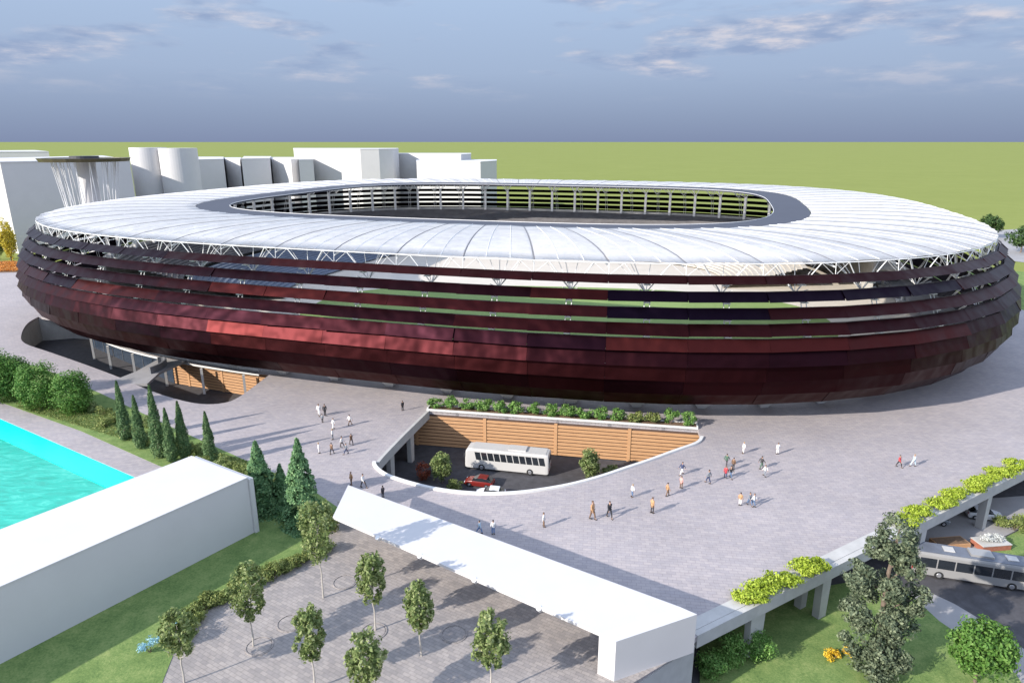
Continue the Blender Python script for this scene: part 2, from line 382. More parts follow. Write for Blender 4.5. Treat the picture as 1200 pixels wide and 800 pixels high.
ANG0 = math.atan2(104.4 - CY, 18.7 - CX)
PO, SO = arc(A0, B0, NN, ANG0); PI_, SI = arc(AI, BI, NI, ANG0)
NB = int(round(SO[-1] / 11.15))
def outer(f):                     # f in bays; centre of a bay is an integer, seams at half-integers
    s = (f / NB % 1.0) * SO[-1]; x = np.interp(s, SO, PO[:, 0]); y = np.interp(s, SO, PO[:, 1]); return Vector((x, y, 0))
def inner(f):
    s = (f / NB % 1.0) * SI[-1]; x = np.interp(s, SI, PI_[:, 0]); y = np.interp(s, SI, PI_[:, 1]); return Vector((x, y, 0))
def onorm(f):
    d = outer(f + .15) - outer(f - .15); return Vector((d.y, -d.x, 0)).normalized()
def off(f, o, z): p = outer(f) + onorm(f) * o; p.z = z; return p
def rad_pt(f, w, dz=0.0, depth=None):      # along the roof from rim (w=0) to inner edge (w=1)
    p = outer(f).lerp(inner(f), w); z = 25.0 + 1.0 * w + 1.0 * math.sin(PI * min(1, w) ** .7)
    p.z = z + dz; return p
PROF = [(3.3, .5), (4.5, 2.0), (6.5, 3.8), (9, 5.0), (12, 5.4), (15, 4.9), (18, 3.8), (21, 2.4), (23.5, .9)]
def prof(z): return float(np.interp(z, [a for a, _ in PROF], [b for _, b in PROF]))
SO_ = (CX, CY, 0)
stad = empty('stadium', SO_, 'oval stadium wrapped in dark red metal bands under a white membrane roof ring', 'stadium')

bands = [(23.3, 22.3), (21.2, 19.95), (19.0, 17.65), (16.85, 15.4), (14.85, 13.2), (13.02, 10.95), (10.8, 8.55), (8.45, 6.0), (5.9, 3.4)]
tone_prev = RNG.random((len(bands), NB))
for bi, (zt, zb) in enumerate(bands):
    s = MB(); tones = []
    run = 0; tone = .5; tl = (0, 0)
    for j in range(NB):
        if run <= 0:
            run = random.choice([1, 2, 2, 3, 3, 4, 5]); tone = min(1, max(0, random.gauss(.36, .27))); tl = (random.gauss(0, .06), random.gauss(0, .09))
        run -= 1
        if bi >= 5: tl = (random.gauss(0, .03), random.gauss(0, .03)); tone = min(1, max(0, tone * .5 + .20 + random.gauss(0, .06)))
        for h in range(1):
            f0, f1 = j - .5 + .0015, j + .5 - .0015
            ot = prof(zt) - .25; ob = prof(zb) + (.62 if bi < 6 else .45)
            P = []
            for (o, z, k) in ((ob, zb, tl[0]), (ot, zt, -tl[0])):
                a = off(f0, o + k + tl[1], z); b_ = off(f1, o + k - tl[1], z)
                a2 = off(f0, o + k + tl[1] - .16, z); b2 = off(f1, o + k - tl[1] - .16, z)
                P.append((a, b_, b2, a2))
            nf = len(s.f)
            s.hexa([*P[0], *P[1]]); tones += [tone] * 6
            s.hexa([off(j - .5, prof(zb) - .12, zb + .1), off(j + .5, prof(zb) - .12, zb + .1), off(j + .5, prof(zb) - .3, zb + .1), off(j - .5, prof(zb) - .3, zb + .1), off(j - .5, prof(zt) - .62, zt - .06), off(j + .5, prof(zt) - .62, zt - .06), off(j + .5, prof(zt) - .8, zt - .06), off(j - .5, prof(zt) - .8, zt - .06)]); tones += [0.0] * 6
    o = s.build('cladding_band', M['cladding'], stad, SO_)
    at = o.data.attributes.new('tone', 'FLOAT', 'FACE'); at.data.foreach_set('value', np.array(tones, dtype=np.float32))

# dark soffit closing the belly underneath
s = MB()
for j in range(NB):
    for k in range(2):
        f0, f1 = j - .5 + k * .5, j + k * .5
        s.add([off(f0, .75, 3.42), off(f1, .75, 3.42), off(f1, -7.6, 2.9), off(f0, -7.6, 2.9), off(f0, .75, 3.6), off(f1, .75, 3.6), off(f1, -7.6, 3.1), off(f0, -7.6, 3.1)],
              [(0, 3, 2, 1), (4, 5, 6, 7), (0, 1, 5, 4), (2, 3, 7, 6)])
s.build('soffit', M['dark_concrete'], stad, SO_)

# per-bay frame, struts, pier, roof panel, gutter
for j in range(NB):
    # roof panel (vaulted across the bay)
    s = MB(); nu, nv = 6, 12; g = .014
    idx = {}
    for iv in range(nv + 1):
        w = iv / nv
        for iu in range(nu + 1):
            u = iu / nu; f = j - .5 + g + (1 - 2 * g) * u
            p = rad_pt(f, w, .16 * (1 - (2 * u - 1) ** 2) * (1 - .45 * w)); idx[iu, iv] = len(s.v); s.v.append(tuple(p))
    for iv in range(nv):
        for iu in range(nu): s.f.append((idx[iu, iv], idx[iu + 1, iv], idx[iu + 1, iv + 1], idx[iu, iv + 1]))
    n0 = len(s.v)                                     # thickness
    s.v += [(x, y, z - .05) for x, y, z in s.v[:n0]]; s.f += [tuple(i + n0 for i in reversed(q)) for q in s.f[:nu * nv]]
    for iu in range(nu):
        for iv in (0, nv): s.f.append((idx[iu, iv], idx[iu + 1, iv], idx[iu + 1, iv] + n0, idx[iu, iv] + n0))
    s.build('roof_panel', M['membrane'], stad, SO_, smooth=True)
    s = MB()
    pts = [rad_pt(j - .5, i / 10, -.06) for i in range(11)]; s.path(pts, .13, 5)
    s.build('gutter', M['seam'], stad, SO_)
    for q in (-.17, .17):
        s = MB(); s.path([rad_pt(j + q, i / 10, .16 * (1 - (2 * q) ** 2) * (1 - .045 * i) + .02) for i in range(11)], .055, 4); s.build('roof_rib', M['white_metal'], stad, SO_)
    s = MB()
    pts = [rad_pt(j - .5, i / 8, -.75 - .5 * math.sin(PI * i / 8)) for i in range(9)]; s.path(pts, .11, 5)
    for i in range(8): s.tube(rad_pt(j - .5, (i + .5) / 8, -.2), pts[i], .05, n=4); s.tube(rad_pt(j - .5, (i + .5) / 8, -.2), pts[i + 1], .05, n=4)
    s.build('rafter', M['white_metal'], stad, SO_)
    s = MB(); Nn = off(j, -.6, 20.4)
    for q in (-1, 1):
        s.tube(Nn, rad_pt(j + q * .30, .0, -.1), .085, n=5)
        s.tube(Nn, rad_pt(j + q * .18, .11, -.1), .06, n=5)
        s.tube(Nn, rad_pt(j + q * .40, .05, -.1), .04, n=4)
        s.tube(rad_pt(j + q * .30, .0, -.1), rad_pt(j, .26, -.12), .06, n=4)
        s.tube(rad_pt(j + q * .30, .0, -.1), rad_pt(j + q * .5, .0, -.1), .07, n=4)
        s.tube(off(j + q * .5, .2, 23.0), rad_pt(j + q * .30, .0, -.1), .035, n=4)
        s.tube(Nn, off(j + q * .10, 1.0, 21.2), .05, n=4)
    s.tube(Nn, rad_pt(j, .26, -.14), .08, n=5); s.tube(rad_pt(j - .30, 0, -.1), rad_pt(j + .30, 0, -.1), .07, n=4)
    s.tube(off(j - .5, .3, 23.0), off(j - .5, .1, 24.9), .05, n=4)
    s.build('strut', M['white_metal'], stad, SO_)
    s = MB()
    zz = [3.6, 5, 7, 9, 12, 15, 18, 20.4]
    for q in (-.035, .035):
        s.path([off(j + q, prof(z) - 1.0, z) for z in zz], .075, 5)
    for z in (5, 7, 9, 12, 15, 18): s.tube(off(j - .035, prof(z) - 1.0, z), off(j + .035, prof(z) - 1.0, z), .06, n=4)
    for zt, zb in bands[:4]: s.box(off(j, prof(zb - .35) - .8, zb - .35), (.95, .85, .12), math.atan2(onorm(j).y, onorm(j).x) + PI / 2)
    s.build('facade_rib', M['white_metal'], stad, SO_)
    s = MB(); a = math.atan2(onorm(j).y, onorm(j).x) + PI / 2; c = off(j, -6.6, 0); t = Vector((math.cos(a), math.sin(a), 0)); nrm = onorm(j)
    P = [c + t * x + nrm * y for x, y in ((-.6, -1.2), (.6, -1.2), (.6, .9), (-.6, .9))] + [c + t * x + nrm * y + Vector((0, 0, 1.1)) for x, y in ((-1.3, -1.5), (1.3, -1.5), (1.3, 1.6), (-1.3, 1.6))]
    s.hexa(P)
    for q in (-1, 1): s.tube(c + Vector((0, 0, .9)) + t * q * .4, off(j + q * .09, .4, 3.5), .14, .1, 6)
    s.tube(c + Vector((0, 0, .9)), c + Vector((0, 0, 3.0)), .5, .35, 8)
    s.build('pier', M['white_concrete'], stad, SO_)

# ring edge beam, inner dark ring, inner facade floor etc.
s = MB(); K = NB * 3
for i in range(K):
    s.tube(rad_pt(i / 3, 0, -.12), rad_pt((i + 1) / 3, 0, -.12), .06, n=5)
s.build('edge_beam', M['white_metal'], stad, SO_)
def in_off(f, o, z):
    d = inner(f + .15) - inner(f - .15); n_ = Vector((d.y, -d.x, 0)).normalized(); p = inner(f) - n_ * o; p.z = z; return p
s = MB()
for i in range(NB * 2):
    f0, f1 = i / 2, (i + 1) / 2
    a, b_, c, d = in_off(f0, .1, 26.02), in_off(f1, .1, 26.02), in_off(f1, 8.2, 25.8), in_off(f0, 8.2, 25.8)
    dn = Vector((0, 0, -.45)); s.hexa([a + dn, b_ + dn, c + dn, d + dn, a, b_, c, d])
s.build('inner_ring', M['ring'], stad, SO_)
s = MB()
for i in range(NB * 2): s.tube(in_off(i / 2, 8.25, 25.85), in_off((i + 1) / 2, 8.25, 25.85), .07, n=5)
s.build('ring_trim', M['white_metal'], stad, SO_)

# stands: a horseshoe round the far, left and right sides
def bay_angle(f): p = outer(f); return math.atan2(p.y - CY, p.x - CX)
def stand_range():
    out = []
    for j in range(NB):
        a = bay_angle(j)
        if not (-PI + .42 < a < -.16): out.append(j)
    return out
SR = set(stand_range())
def in_pt(f, s_, z):  # move inward towards the inner ring by s_ metres (beyond it too)
    o = outer(f); d = (inner(f) - o); L = d.length; p = o + d * (s_ / L); p.z = z; return p
def tier(name, s0, z0, s1, z1, rows, mat, sel):
    s = MB()
    for j in SR:
        if not sel(j): continue
        for h in (0, 1):
            f0, f1 = j - .5 + h * .5, j + h * .5
            for r in range(rows):
                a0 = s0 + (s1 - s0) * r / rows; a1 = s0 + (s1 - s0) * (r + 1) / rows; zz = z0 + (z1 - z0) * (r + .0) / rows; zl = z0 + (z1 - z0) * (r + 1) / rows
                s.add([in_pt(f0, a0, zz), in_pt(f1, a0, zz), in_pt(f1, a1, zz), in_pt(f0, a1, zz), in_pt(f1, a1, zl), in_pt(f0, a1, zl)], [(0, 1, 2, 3), (3, 2, 4, 5)])
    if s.v: s.build(name, mat, stad, SO_)
tier('upper_stand', 12, 13.2, 29, 7.2, 14, M['seat_dark'], lambda j: True)
right = lambda j: outer(j).x > -5
tier('lower_stand', 30, 6.6, 54, .4, 16, M['seat_beige'], right)
tier('lower_stand', 30, 6.6, 54, .4, 16, M['seat_blue'], lambda j: not right(j))
s = MB(); s2 = MB()
for j in SR:
    for h in (0, 1):
        f0, f1 = j - .5 + h * .5, j + h * .5
        s.hexa([in_pt(f0, 11.2, 0), in_pt(f1, 11.2, 0), in_pt(f1, 11.9, 0), in_pt(f0, 11.9, 0), in_pt(f0, 11.2, 14), in_pt(f1, 11.2, 14), in_pt(f1, 11.9, 14), in_pt(f0, 11.9, 14)])
        s2.hexa([in_pt(f0, 1.5, 6.2), in_pt(f1, 1.5, 6.2), in_pt(f1, 11.1, 6.2), in_pt(f0, 11.1, 6.2), in_pt(f0, 1.5, 6.7), in_pt(f1, 1.5, 6.7), in_pt(f1, 11.1, 6.7), in_pt(f0, 11.1, 6.7)])
s.build('stand_wall', M['concrete'], stad, SO_); s2.build('concourse_deck', M['concrete'], stad, SO_)
for j in sorted(SR):
    s = MB(); p = in_pt(j, 12.8, 0); a = math.atan2(onorm(j).y, onorm(j).x) + PI / 2
    s.box((p.x, p.y, 17.4), (.85, .7, 8.6), a)
    for q in (-1, 1):
        s.tube((p.x, p.y, 21.4), rad_pt(j + q * .3, .38, -.2), .14, n=5); s.tube((p.x, p.y, 21.4), rad_pt(j + q * .3, .62, -.2), .12, n=5)
    s.build('stand_pillar', M['white_metal'], stad, SO_)

# stadium floor and pitch
K = 90
fl = [tuple((outer(NB * i / K) - onorm(NB * i / K) * 7.4)[:2]) for i in range(K)]
sheet('stadium_floor', fl, [], 0.03, M['beige'])
pl = []
for i in range(72):
    t = 2 * PI * i / 72; c, s_ = math.cos(t), math.sin(t)
    x = 66 * math.copysign(abs(c) ** .75, c); y = 33 * math.copysign(abs(s_) ** .75, s_); r = -.12
    pl.append((12 + x * math.cos(r) - y * math.sin(r), 167 + x * math.sin(r) + y * math.cos(r)))
sheet('pitch', pl, [], 0.04, M['pitch'])

# ================================================================== GROUND
K0 = G(817, 745)
bd = (G(1200, 553) - G(817, 745)); bd.z = 0; bd.normalize()
E1 = K0 + bd * ((130 - K0.x) / bd.x)
hole1 = gp([(500, 481), (472, 508), (445, 536), (441, 545), (452, 555), (470, 562), (495, 569), (520, 574), (548, 577), (575, 578), (603, 577), (630, 574), (665, 568), (700, 559), (730, 549), (760, 539), (790, 528), (815, 519), (821, 512), (818, 503)])
h1c = catmull(hole1[1:19], 4); hole1 = [hole1[0]] + h1c + [hole1[19]]
hole2 = gp([(45, 371), (32, 379), (25, 392), (29, 402), (60, 413), (100, 427), (140, 442), (175, 457), (205, 467), (235, 473), (262, 472), (280, 465), (305, 447), (318, 437)])
h2c = catmull(hole2, 4)
far2 = [tuple((outer(f) + onorm(f) * -5.6)[:2]) for f in np.arange(0, NB, .25)]
# far edge of the left opening follows the stadium base
fa = [p for p in far2 if p[0] < h2c[-1][0] - 1 and p[0] > -104 and p[1] < CY]
fa = sorted(fa, key=lambda p: -p[0])
hole2 = h2c + fa
pA, pB = G(-30, 477), G(150, 555); pd = (pB - pA); pd.z = 0; pd.normalize(); pn = Vector((pd.y, -pd.x, 0))
if pn.y > 0: pn = -pn
PC0 = pA - pd * 25; PC1 = G(150, 555) + pd * 7
pool = [tuple(q[:2]) for q in (PC0, PC1, PC1 + pn * 42, PC0 + pn * 42)]
plaza_outer = [(6, 10), (6, 38), tuple(G(722, 812)[:2]), tuple(K0[:2]), tuple(E1[:2]), (133, 150), (133, 172), (126, 205), (112, 240), (80, 285), (30, 305), (-60, 338), (-130, 322), (-150, 270), (-178, 222), (-260, 212), (-260, 10)]
sheet('plaza', plaza_outer, [hole1, hole2, pool], 0.0, M['plaza'], thick=0.55)
R = 60000
sheet('ground', [(-R, -R), (R, -R), (R, R), (-R, R)], [[(-140, 10), (-140, 168), (130, 168), (130, 10)]], -0.09, M['plain'])
# lower street
lo = sheet('street', [(-140, 8), (131, 8), (131, 169), (-140, 169)], [], LZ, M['asphalt'])
s = MB()
for a, b_ in (((130.2, 9), (130.2, 119)), ((5.6, 9.6), (130.2, 9.6)), ((-139.5, 168.5), (130, 168.5)), ((-139.5, 9), (-139.5, 168))):
    a = Vector((*a, 0)); b_ = Vector((*b_, 0)); d = (b_ - a).normalized(); n_ = Vector((-d.y, d.x, 0)) * .2
    s.hexa([a - n_ + Vector((0, 0, LZ)), b_ - n_ + Vector((0, 0, LZ)), b_ + n_ + Vector((0, 0, LZ)), a + n_ + Vector((0, 0, LZ)), *[q + Vector((0, 0, -.12)) for q in (a - n_, b_ - n_, b_ + n_, a + n_)]])
tag(s.build('retaining_wall', M['concrete'], origin=(130.2, 9.6, LZ)), 'concrete retaining wall round the sunken street', 'wall')
s = MB(); wpts = [Vector((6, 10, 0)), Vector((6, 38, 0)), G(722, 812), K0 - Vector((.3, .5, 0))]
for a, b_ in zip(wpts[:-1], wpts[1:]):
    d = (b_ - a).normalized(); n_ = Vector((-d.y, d.x, 0)) * .5; D = Vector((0, 0, LZ)); T = Vector((0, 0, -.56))
    a = Vector((a.x, a.y, 0)); b_ = Vector((b_.x, b_.y, 0))
    s.hexa([a + D, b_ + D, b_ + n_ + D, a + n_ + D, a + T, b_ + T, b_ + n_ + T, a + n_ + T])
tag(s.build('retaining_wall', M['concrete'], origin=(6, 38, LZ)), 'concrete wall under the paving below the long white canopy', 'wall')

# lawns and paths
lawn = gp([(-140, 385), (-60, 398), (0, 416), (60, 436), (120, 462), (200, 500), (300, 545), (360, 570), (398, 596), (396, 612), (378, 636), (335, 668), (290, 690), (240, 716), (212, 745), (200, 775), (170, 830), (-40, 900), (100, 700), (215, 605), (225, 560), (185, 545), (95, 505), (0, 471), (-60, 452), (-140, 425)])
lawn = gp([(-140, 385), (-60, 398), (0, 416), (60, 436), (120, 462), (200, 500), (300, 545), (360, 570), (398, 596), (396, 612), (378, 636), (335, 668), (290, 690), (240, 716), (212, 745), (200, 775), (170, 850)]) + [(-47, 33), (-64, 33), (-46.5, 62), (-40, 72)] + gp([(225, 560), (185, 545), (95, 505), (0, 471), (-60, 452), (-140, 425)])
sheet('lawn', lawn, [], 0.05, M['lawn'], thick=.04)
near = gp([(398, 600), (378, 636), (335, 668), (290, 690), (240, 716), (212, 745), (200, 775), (170, 850)]) + [(-40, 30), (6, 30), (6, 38)] + gp([(722, 812), (812, 757)]) + gp([(394, 585)])
sheet('tree_court_paving', near, [], 0.012, M['near_paving'])
# pool
sheet('water', pool, [], -0.14, M['water'])
s = MB(); w = 3.4
a, b_ = PC0 + pn * .02, PC1 + pn * .02
s.hexa([a + Vector((0, 0, -.5)), b_ + Vector((0, 0, -.5)), b_ + pn * w + Vector((0, 0, -.5)), a + pn * w + Vector((0, 0, -.5)), a + Vector((0, 0, -.07)), b_ + Vector((0, 0, -.07)), b_ + pn * w + Vector((0, 0, -.07)), a + pn * w + Vector((0, 0, -.07))])
s.build('pool_ledge', M['cyan_tile'], kind='structure')
# right-hand far road, grass, flower bed on the far left
sheet('road', gp([(1166, 270), (1215, 267), (1260, 300), (1240, 312), (1188, 306), (1170, 290)], -0.02), [], -0.02, M['path'])
sheet('garden_grass', [(133, 128), (133, 172), (131, 225), (170, 226), (215, 200), (230, 130)], [], -0.03, M['lawn'])
# street level surfaces: grass island, pavement, kerb
g1 = gp([(820, 830), (1115, 830), (1215, 830), (1190, 790), (1100, 728), (1070, 700), (1010, 680), (900, 700), (820, 730)], LZ)
sheet('verge_grass', g1, [], LZ + .14, M['lawn'], thick=.13)
pav = gp([(1068, 697), (1082, 691), (1118, 708), (1160, 733), (1235, 786), (1215, 830), (1190, 790), (1100, 728), (1070, 701)], LZ)
sheet('pavement', pav, [], LZ + .12, M['path'], thick=.11)
g2 = gp([(1150, 650), (1215, 652), (1290, 640), (1290, 600), (1215, 612), (1172, 633)], LZ)
sheet('verge_grass', g2, [], LZ + .14, M['lawn'], thick=.13)
pav2 = gp([(1060, 645), (1148, 648), (1170, 632), (1215, 610), (1290, 598), (1290, 575), (1150, 585), (1060, 600)], LZ)
sheet('pavement', pav2, [], LZ + .10, M['path'], thick=.09)

# ================================================================== OPENINGS IN THE PLAZA
# curved parapet in front of the court opening
def wall_strip(name, pts, z0, z1, th, mat, side=1, parent=None, origin=None):
    s = MB(); n = len(pts)
    V = [Vector((p[0], p[1], 0)) for p in pts]; L = []
    for i in range(n):
        d = (V[min(n - 1, i + 1)] - V[max(0, i - 1)]).normalized(); L.append(V[i] + Vector((-d.y, d.x, 0)) * th * side)
    for i in range(n - 1):
        a, b_, c, d = V[i], V[i + 1], L[i + 1], L[i]
        if side < 0: a, b_, c, d = d, c, b_, a
        s.hexa([Vector((q.x, q.y, z0)) for q in (a, b_, c, d)] + [Vector((q.x, q.y, z1)) for q in (a, b_, c, d)])
    return s.build(name, mat, parent, origin or tuple(V[0]))
o1 = hole1[0]
fr = h1c[6:]
tag(wall_strip('parapet', fr, -1.1, .26, .45, M['white_concrete'], -1, origin=(o1[0], o1[1], 0)), 'low pale curved parapet edging the front of the sunken bus court', 'parapet')
tag(wall_strip('edge_beam', [hole1[0]] + h1c[:7], -1.35, .04, .45, M['concrete'], 1, origin=(o1[0], o1[1], 0)), 'straight concrete edge beam on the left side of the sunken bus court', 'beam')
# pillars under the left edge
e0, e1 = Vector((*hole1[0], 0)), Vector((*h1c[5], 0))
def pillar(p, z0, z1, w, d, rz, label, group, mat='concrete', flare=0.3):
    s = MB(); ca, sa = math.cos(rz), math.sin(rz); P = []
    for z, k in ((z0, 1 - flare), (z1, 1.0)):
        for x, y in ((-w / 2, -d / 2), (w / 2, -d / 2), (w / 2, d / 2), (-w / 2, d / 2)):
            x *= k; P.append((p[0] + x * ca - y * sa, p[1] + x * sa + y * ca, z))
    s.hexa(P); ox = (p[0], p[1], z0)
    t = s.build('pillar', M[mat], origin=ox); return tag(t, label, 'pillar', group)
for k, (u, lab) in enumerate(((.32, 'rear'), (.72, 'front'))):
    p = e0.lerp(e1, u) - Vector((.5, -.1, 0)); pillar(p, LZ, -.56, 1.5, .7, math.atan2((e1 - e0).y, (e1 - e0).x), '%s pale pillar under the left edge of the sunken bus court' % lab, 'pillars of the bus court')
# slatted back wall
def slat_wall(name, a, b_, z0, z1, label, bh=.44, gap=.15, post=7.4):
    a = Vector((a[0], a[1], 0)); b_ = Vector((b_[0], b_[1], 0)); L = (b_ - a).length; d = (b_ - a) / L; n_ = Vector((d.y, -d.x, 0)); mid = (a + b_) / 2; rz = math.atan2(d.y, d.x)
    t = empty(name, (mid.x, mid.y, z0), label, 'wall'); org = (mid.x, mid.y, z0)
    s = MB(); s.box((mid.x - n_.x * .25, mid.y - n_.y * .25, (z0 + z1) / 2), (L, .3, z1 - z0), rz); s.build('backing', M['wood_back'], t, org)
    s = MB(); z = z0 + .12
    while z + bh < z1 + .02:
        s.box((mid.x + n_.x * .03, mid.y + n_.y * .03, z + bh / 2), (L - .1, .1, bh), rz); z += bh + gap
    s.build('slats', M['wood'], t, org)
    k = post * .45
    while k < L:
        s = MB(); q = a + d * k + n_ * .13; s.box((q.x, q.y, (z0 + z1) / 2), (.5, .08, z1 - z0 - .05), rz); s.build('post', M['wood'], t, org); k += post
    return t
bA = Vector((*hole1[0], 0)); bB = Vector((*hole1[-1], 0)); bdv = (bB - bA).normalized()
q0 = bA - bdv * 7; q1 = bB + bdv * .6
slat_wall('slatted_wall', q0, q1, LZ, -.6, 'honey wood slatted wall behind the white coach in the sunken court', post=11.5)
s = MB(); q = (bA + bB) / 2; nn = Vector((-bdv.y, bdv.x, 0))
# planter above the back wall
t = empty('planter', (q.x, q.y, 0), 'long white planter trough along the top of the slatted wall', 'planter')
rz = math.atan2(bdv.y, bdv.x); Lp = (bB - bA).length; c = q + nn * .95
s.box((c.x - nn.x * .85, c.y - nn.y * .85, .0), (Lp, .2, .6), rz); s.box((c.x + nn.x * .85, c.y + nn.y * .85, .22), (Lp, .2, .42), rz)
for e in (-1, 1): s.box((c.x + bdv.x * e * (Lp / 2 - .1), c.y + bdv.y * e * (Lp / 2 - .1), .22), (.2, 1.5, .42), rz)
s.build('trough', M['white_concrete'], t, (q.x, q.y, 0))
s = MB(); s.box((c.x, c.y, .14), (Lp - .42, 1.48, .2), rz); s.build('soil', M['soil'], t, (q.x, q.y, 0))
NS = 16
for i in range(NS):
    k = (i + .5) / NS; p = bA.lerp(bB, k) + nn * (.9 + random.uniform(-.15, .15)); p.z = .22
    yel = i in (12, 13)
    lab = ('yellowish olive shrub, %s of the two among the green ones above the slatted wall' % ('left' if i == 12 else 'right')) if yel else '%s shrub from the left in the trough above the slatted wall' % ordinal(i)
    shrub(p, (random.uniform(1.2, 1.7), 1.0, random.uniform(.85, 1.25)), lab, 'shrubs in the trough above the slatted wall', 'trough_shrub', 'leaf_olive' if yel else 'leaf_planter', 1000, .15, 14)

# left opening: curved inner wall, white edge beam, posts, glass and slatted panels, bridge
cw = h2c[2:26]
tag(wall_strip('curved_wall', h2c[:11], LZ, -.56, .5, M['concrete'], -1, origin=(h2c[4][0], h2c[4][1], LZ)), 'grey curved inner wall at the left end of the sunken forecourt', 'wall')
bw = [h2c[0], (-112, 166), (-100, 163), (-90, 152), (fa[-1][0] + 2, fa[-1][1] + 6), (fa[-1][0] + 4, fa[-1][1] + 2)]
tag(wall_strip('inner_wall', bw, LZ, -.56, .4, M['concrete'], -1, origin=(-100, 163, LZ)), 'grey inner wall under the stadium at the dark end of the sunken forecourt', 'wall')
fb = [Vector((*p, 0)) for p in fa]
tag(wall_strip('edge_beam', [p[:2] for p in fb], -.9, .25, .5, M['white_concrete'], -1, origin=(fb[0].x, fb[0].y, 0)), 'white curved edge beam under the stadium over the sunken forecourt', 'beam')
cum = [0]
for a, b_ in zip(fb[:-1], fb[1:]): cum.append(cum[-1] + (b_ - a).length)
def along(d):
    i = max(k for k in range(len(cum)) if cum[k] <= d + 1e-6); i = min(i, len(fb) - 2); return fb[i].lerp(fb[i + 1], (d - cum[i]) / (cum[i + 1] - cum[i]))
d = 3.0; i = 0; TL = cum[-1]
while d < TL - 1 and i < 9:
    p = along(d) + Vector((-.35, -.45, 0)); s = MB(); s.box((p.x, p.y, (LZ - .9) / 2), (.45, .45, -.9 - LZ), .4)
    tag(s.build('white_post', M['white_concrete'], origin=(p.x, p.y, LZ)), '%s white post from the right in the sunken forecourt under the stadium' % ordinal(i), 'post', 'posts of the sunken forecourt'); d += 10.5; i += 1
w0 = along(0.2) + Vector((3.5, .2, 0)); w1 = along(24) + Vector((.6, 1.0, 0))
slat_wall('slatted_wall', (w1.x, w1.y), (w0.x, w0.y), LZ, -.6, 'sunlit wood slatted wall of the sunken forecourt left of the plaza crowd', post=9)
w2 = along(TL - .5) + Vector((.5, .9, 0)); L = (w1 - w2); mid = (w1 + w2) / 2
t = empty('glazed_front', (mid.x, mid.y, LZ), 'dark blue glazed front in the shaded left part of the sunken forecourt', 'shopfront'); rz = math.atan2(L.y, L.x); org = (mid.x, mid.y, LZ)
s = MB(); s.box((mid.x, mid.y, LZ / 2 - .3), (L.length - .4, .12, -LZ - .62), rz); s.build('glass', M['curtain_glass'], t, org)
s = MB()
for k in range(8):
    p = w2.lerp(w1, (k + .3) / 8); s.box((p.x, p.y - .1, LZ / 2 - .3), (.12, .14, -LZ - .62), rz)
s.build('mullions', M['dark_concrete'], t, org)
# bridge over the opening
b0, b1 = G(152, 446), G(200, 421); bv = (b1 - b0); bv.z = 0; bv.normalize(); bn = Vector((-bv.y, bv.x, 0)); mid = (b0 + b1) / 2
t = empty('bridge', (mid.x, mid.y, 0), 'dark paved footbridge crossing the sunken forecourt to the stadium', 'footbridge'); org = (mid.x, mid.y, 0)
s = MB(); s.prism([tuple(q[:2]) for q in (b0 - bv * 2 + bn * 3.4, b0 - bv * 1.2 - bn * 4.2, b0 + bv * 5 - bn * 2.6, b1 - bn * 3.4, b1 + bn * 2.6, b0 + bv * 5 + bn * 2.2)], -.45, .016); s.build('deck', M['path'], t, org)
s = MB(); arcp = [mid + bv * (4.2 * math.cos(a)) + bn * (2.0 * math.sin(a)) for a in np.linspace(-2.2, .5, 12)]
o = wall_strip('curved_screen', [tuple(p[:2]) for p in arcp], .016, 1.3, .3, M['dark_concrete'], 1, parent=t, origin=org)

# ================================================================== PLAZA EDGE OVER THE STREET
s = MB(); bnn = Vector((-bd.y, bd.x, 0)); rz = math.atan2(bd.y, bd.x); LB = (E1 - K0).length; c = (K0 + E1) / 2
s.box((c.x + bnn.x * .25, c.y + bnn.y * .25, -.60), (LB, .6, 1.35), rz)
tag(s.build('edge_beam', M['concrete'], origin=(c.x, c.y, -1)), 'long pale concrete beam along the plaza edge above the street', 'beam')
s = MB(); s.box((c.x + bnn.x * 1.2, c.y + bnn.y * 1.2, .02), (LB, 1.25, .16), rz)
tag(s.build('edge_kerb', M['concrete'], origin=(c.x, c.y, 0)), 'flat white kerb slab behind the beam along the plaza edge', 'kerb')
def on_beam(u, v): p = G(u, v, 0); k = (p - K0).dot(bd); return k
rz = math.atan2(bd.y, bd.x)
def px_u(p): q = p - Vector((0, 0, HC)); return 600 + F * q.x / q.dot(FW)
def k_for_u(u, back):
    lo_, hi_ = -2.0, 110.0
    for _ in range(40):
        m_ = (lo_ + hi_) / 2; q = K0 + bd * m_ + bnn * back; q.z = LZ
        if px_u(q) < u: lo_ = m_
        else: hi_ = m_
    return (lo_ + hi_) / 2
pil = [(880, .6, 'broad pillar nearest the canopy end under the plaza edge beam', 2.0, .7), (937, 2.6, 'left rounded pillar of the pair beside the grey-green pine', 1.1, .8), (959, .6, 'right square pillar of the pair beside the grey-green pine', 1.4, .8),
       (1071, .6, 'pale pillar at the rear end of the city bus', 1.1, .9), (1148, .6, 'pale pillar between the city bus and the white car', 1.1, .9)]
for (u, back, lab, w, dd_) in pil:
    q = K0 + bd * k_for_u(u, back) + bnn * back
    pillar((q.x, q.y), LZ, -1.28 if back < 1 else -.56, w, dd_, rz, lab, 'pillars under the plaza edge', flare=.15)
for k, lab in ((92, 'far right'), (76, 'right')):
    q = K0 + bd * k + bnn * .6; pillar((q.x, q.y), LZ, -1.28, 1.2, .9, rz, 'pale pillar under the plaza edge beam at the %s end of the street' % lab, 'pillars under the plaza edge', flare=.15)
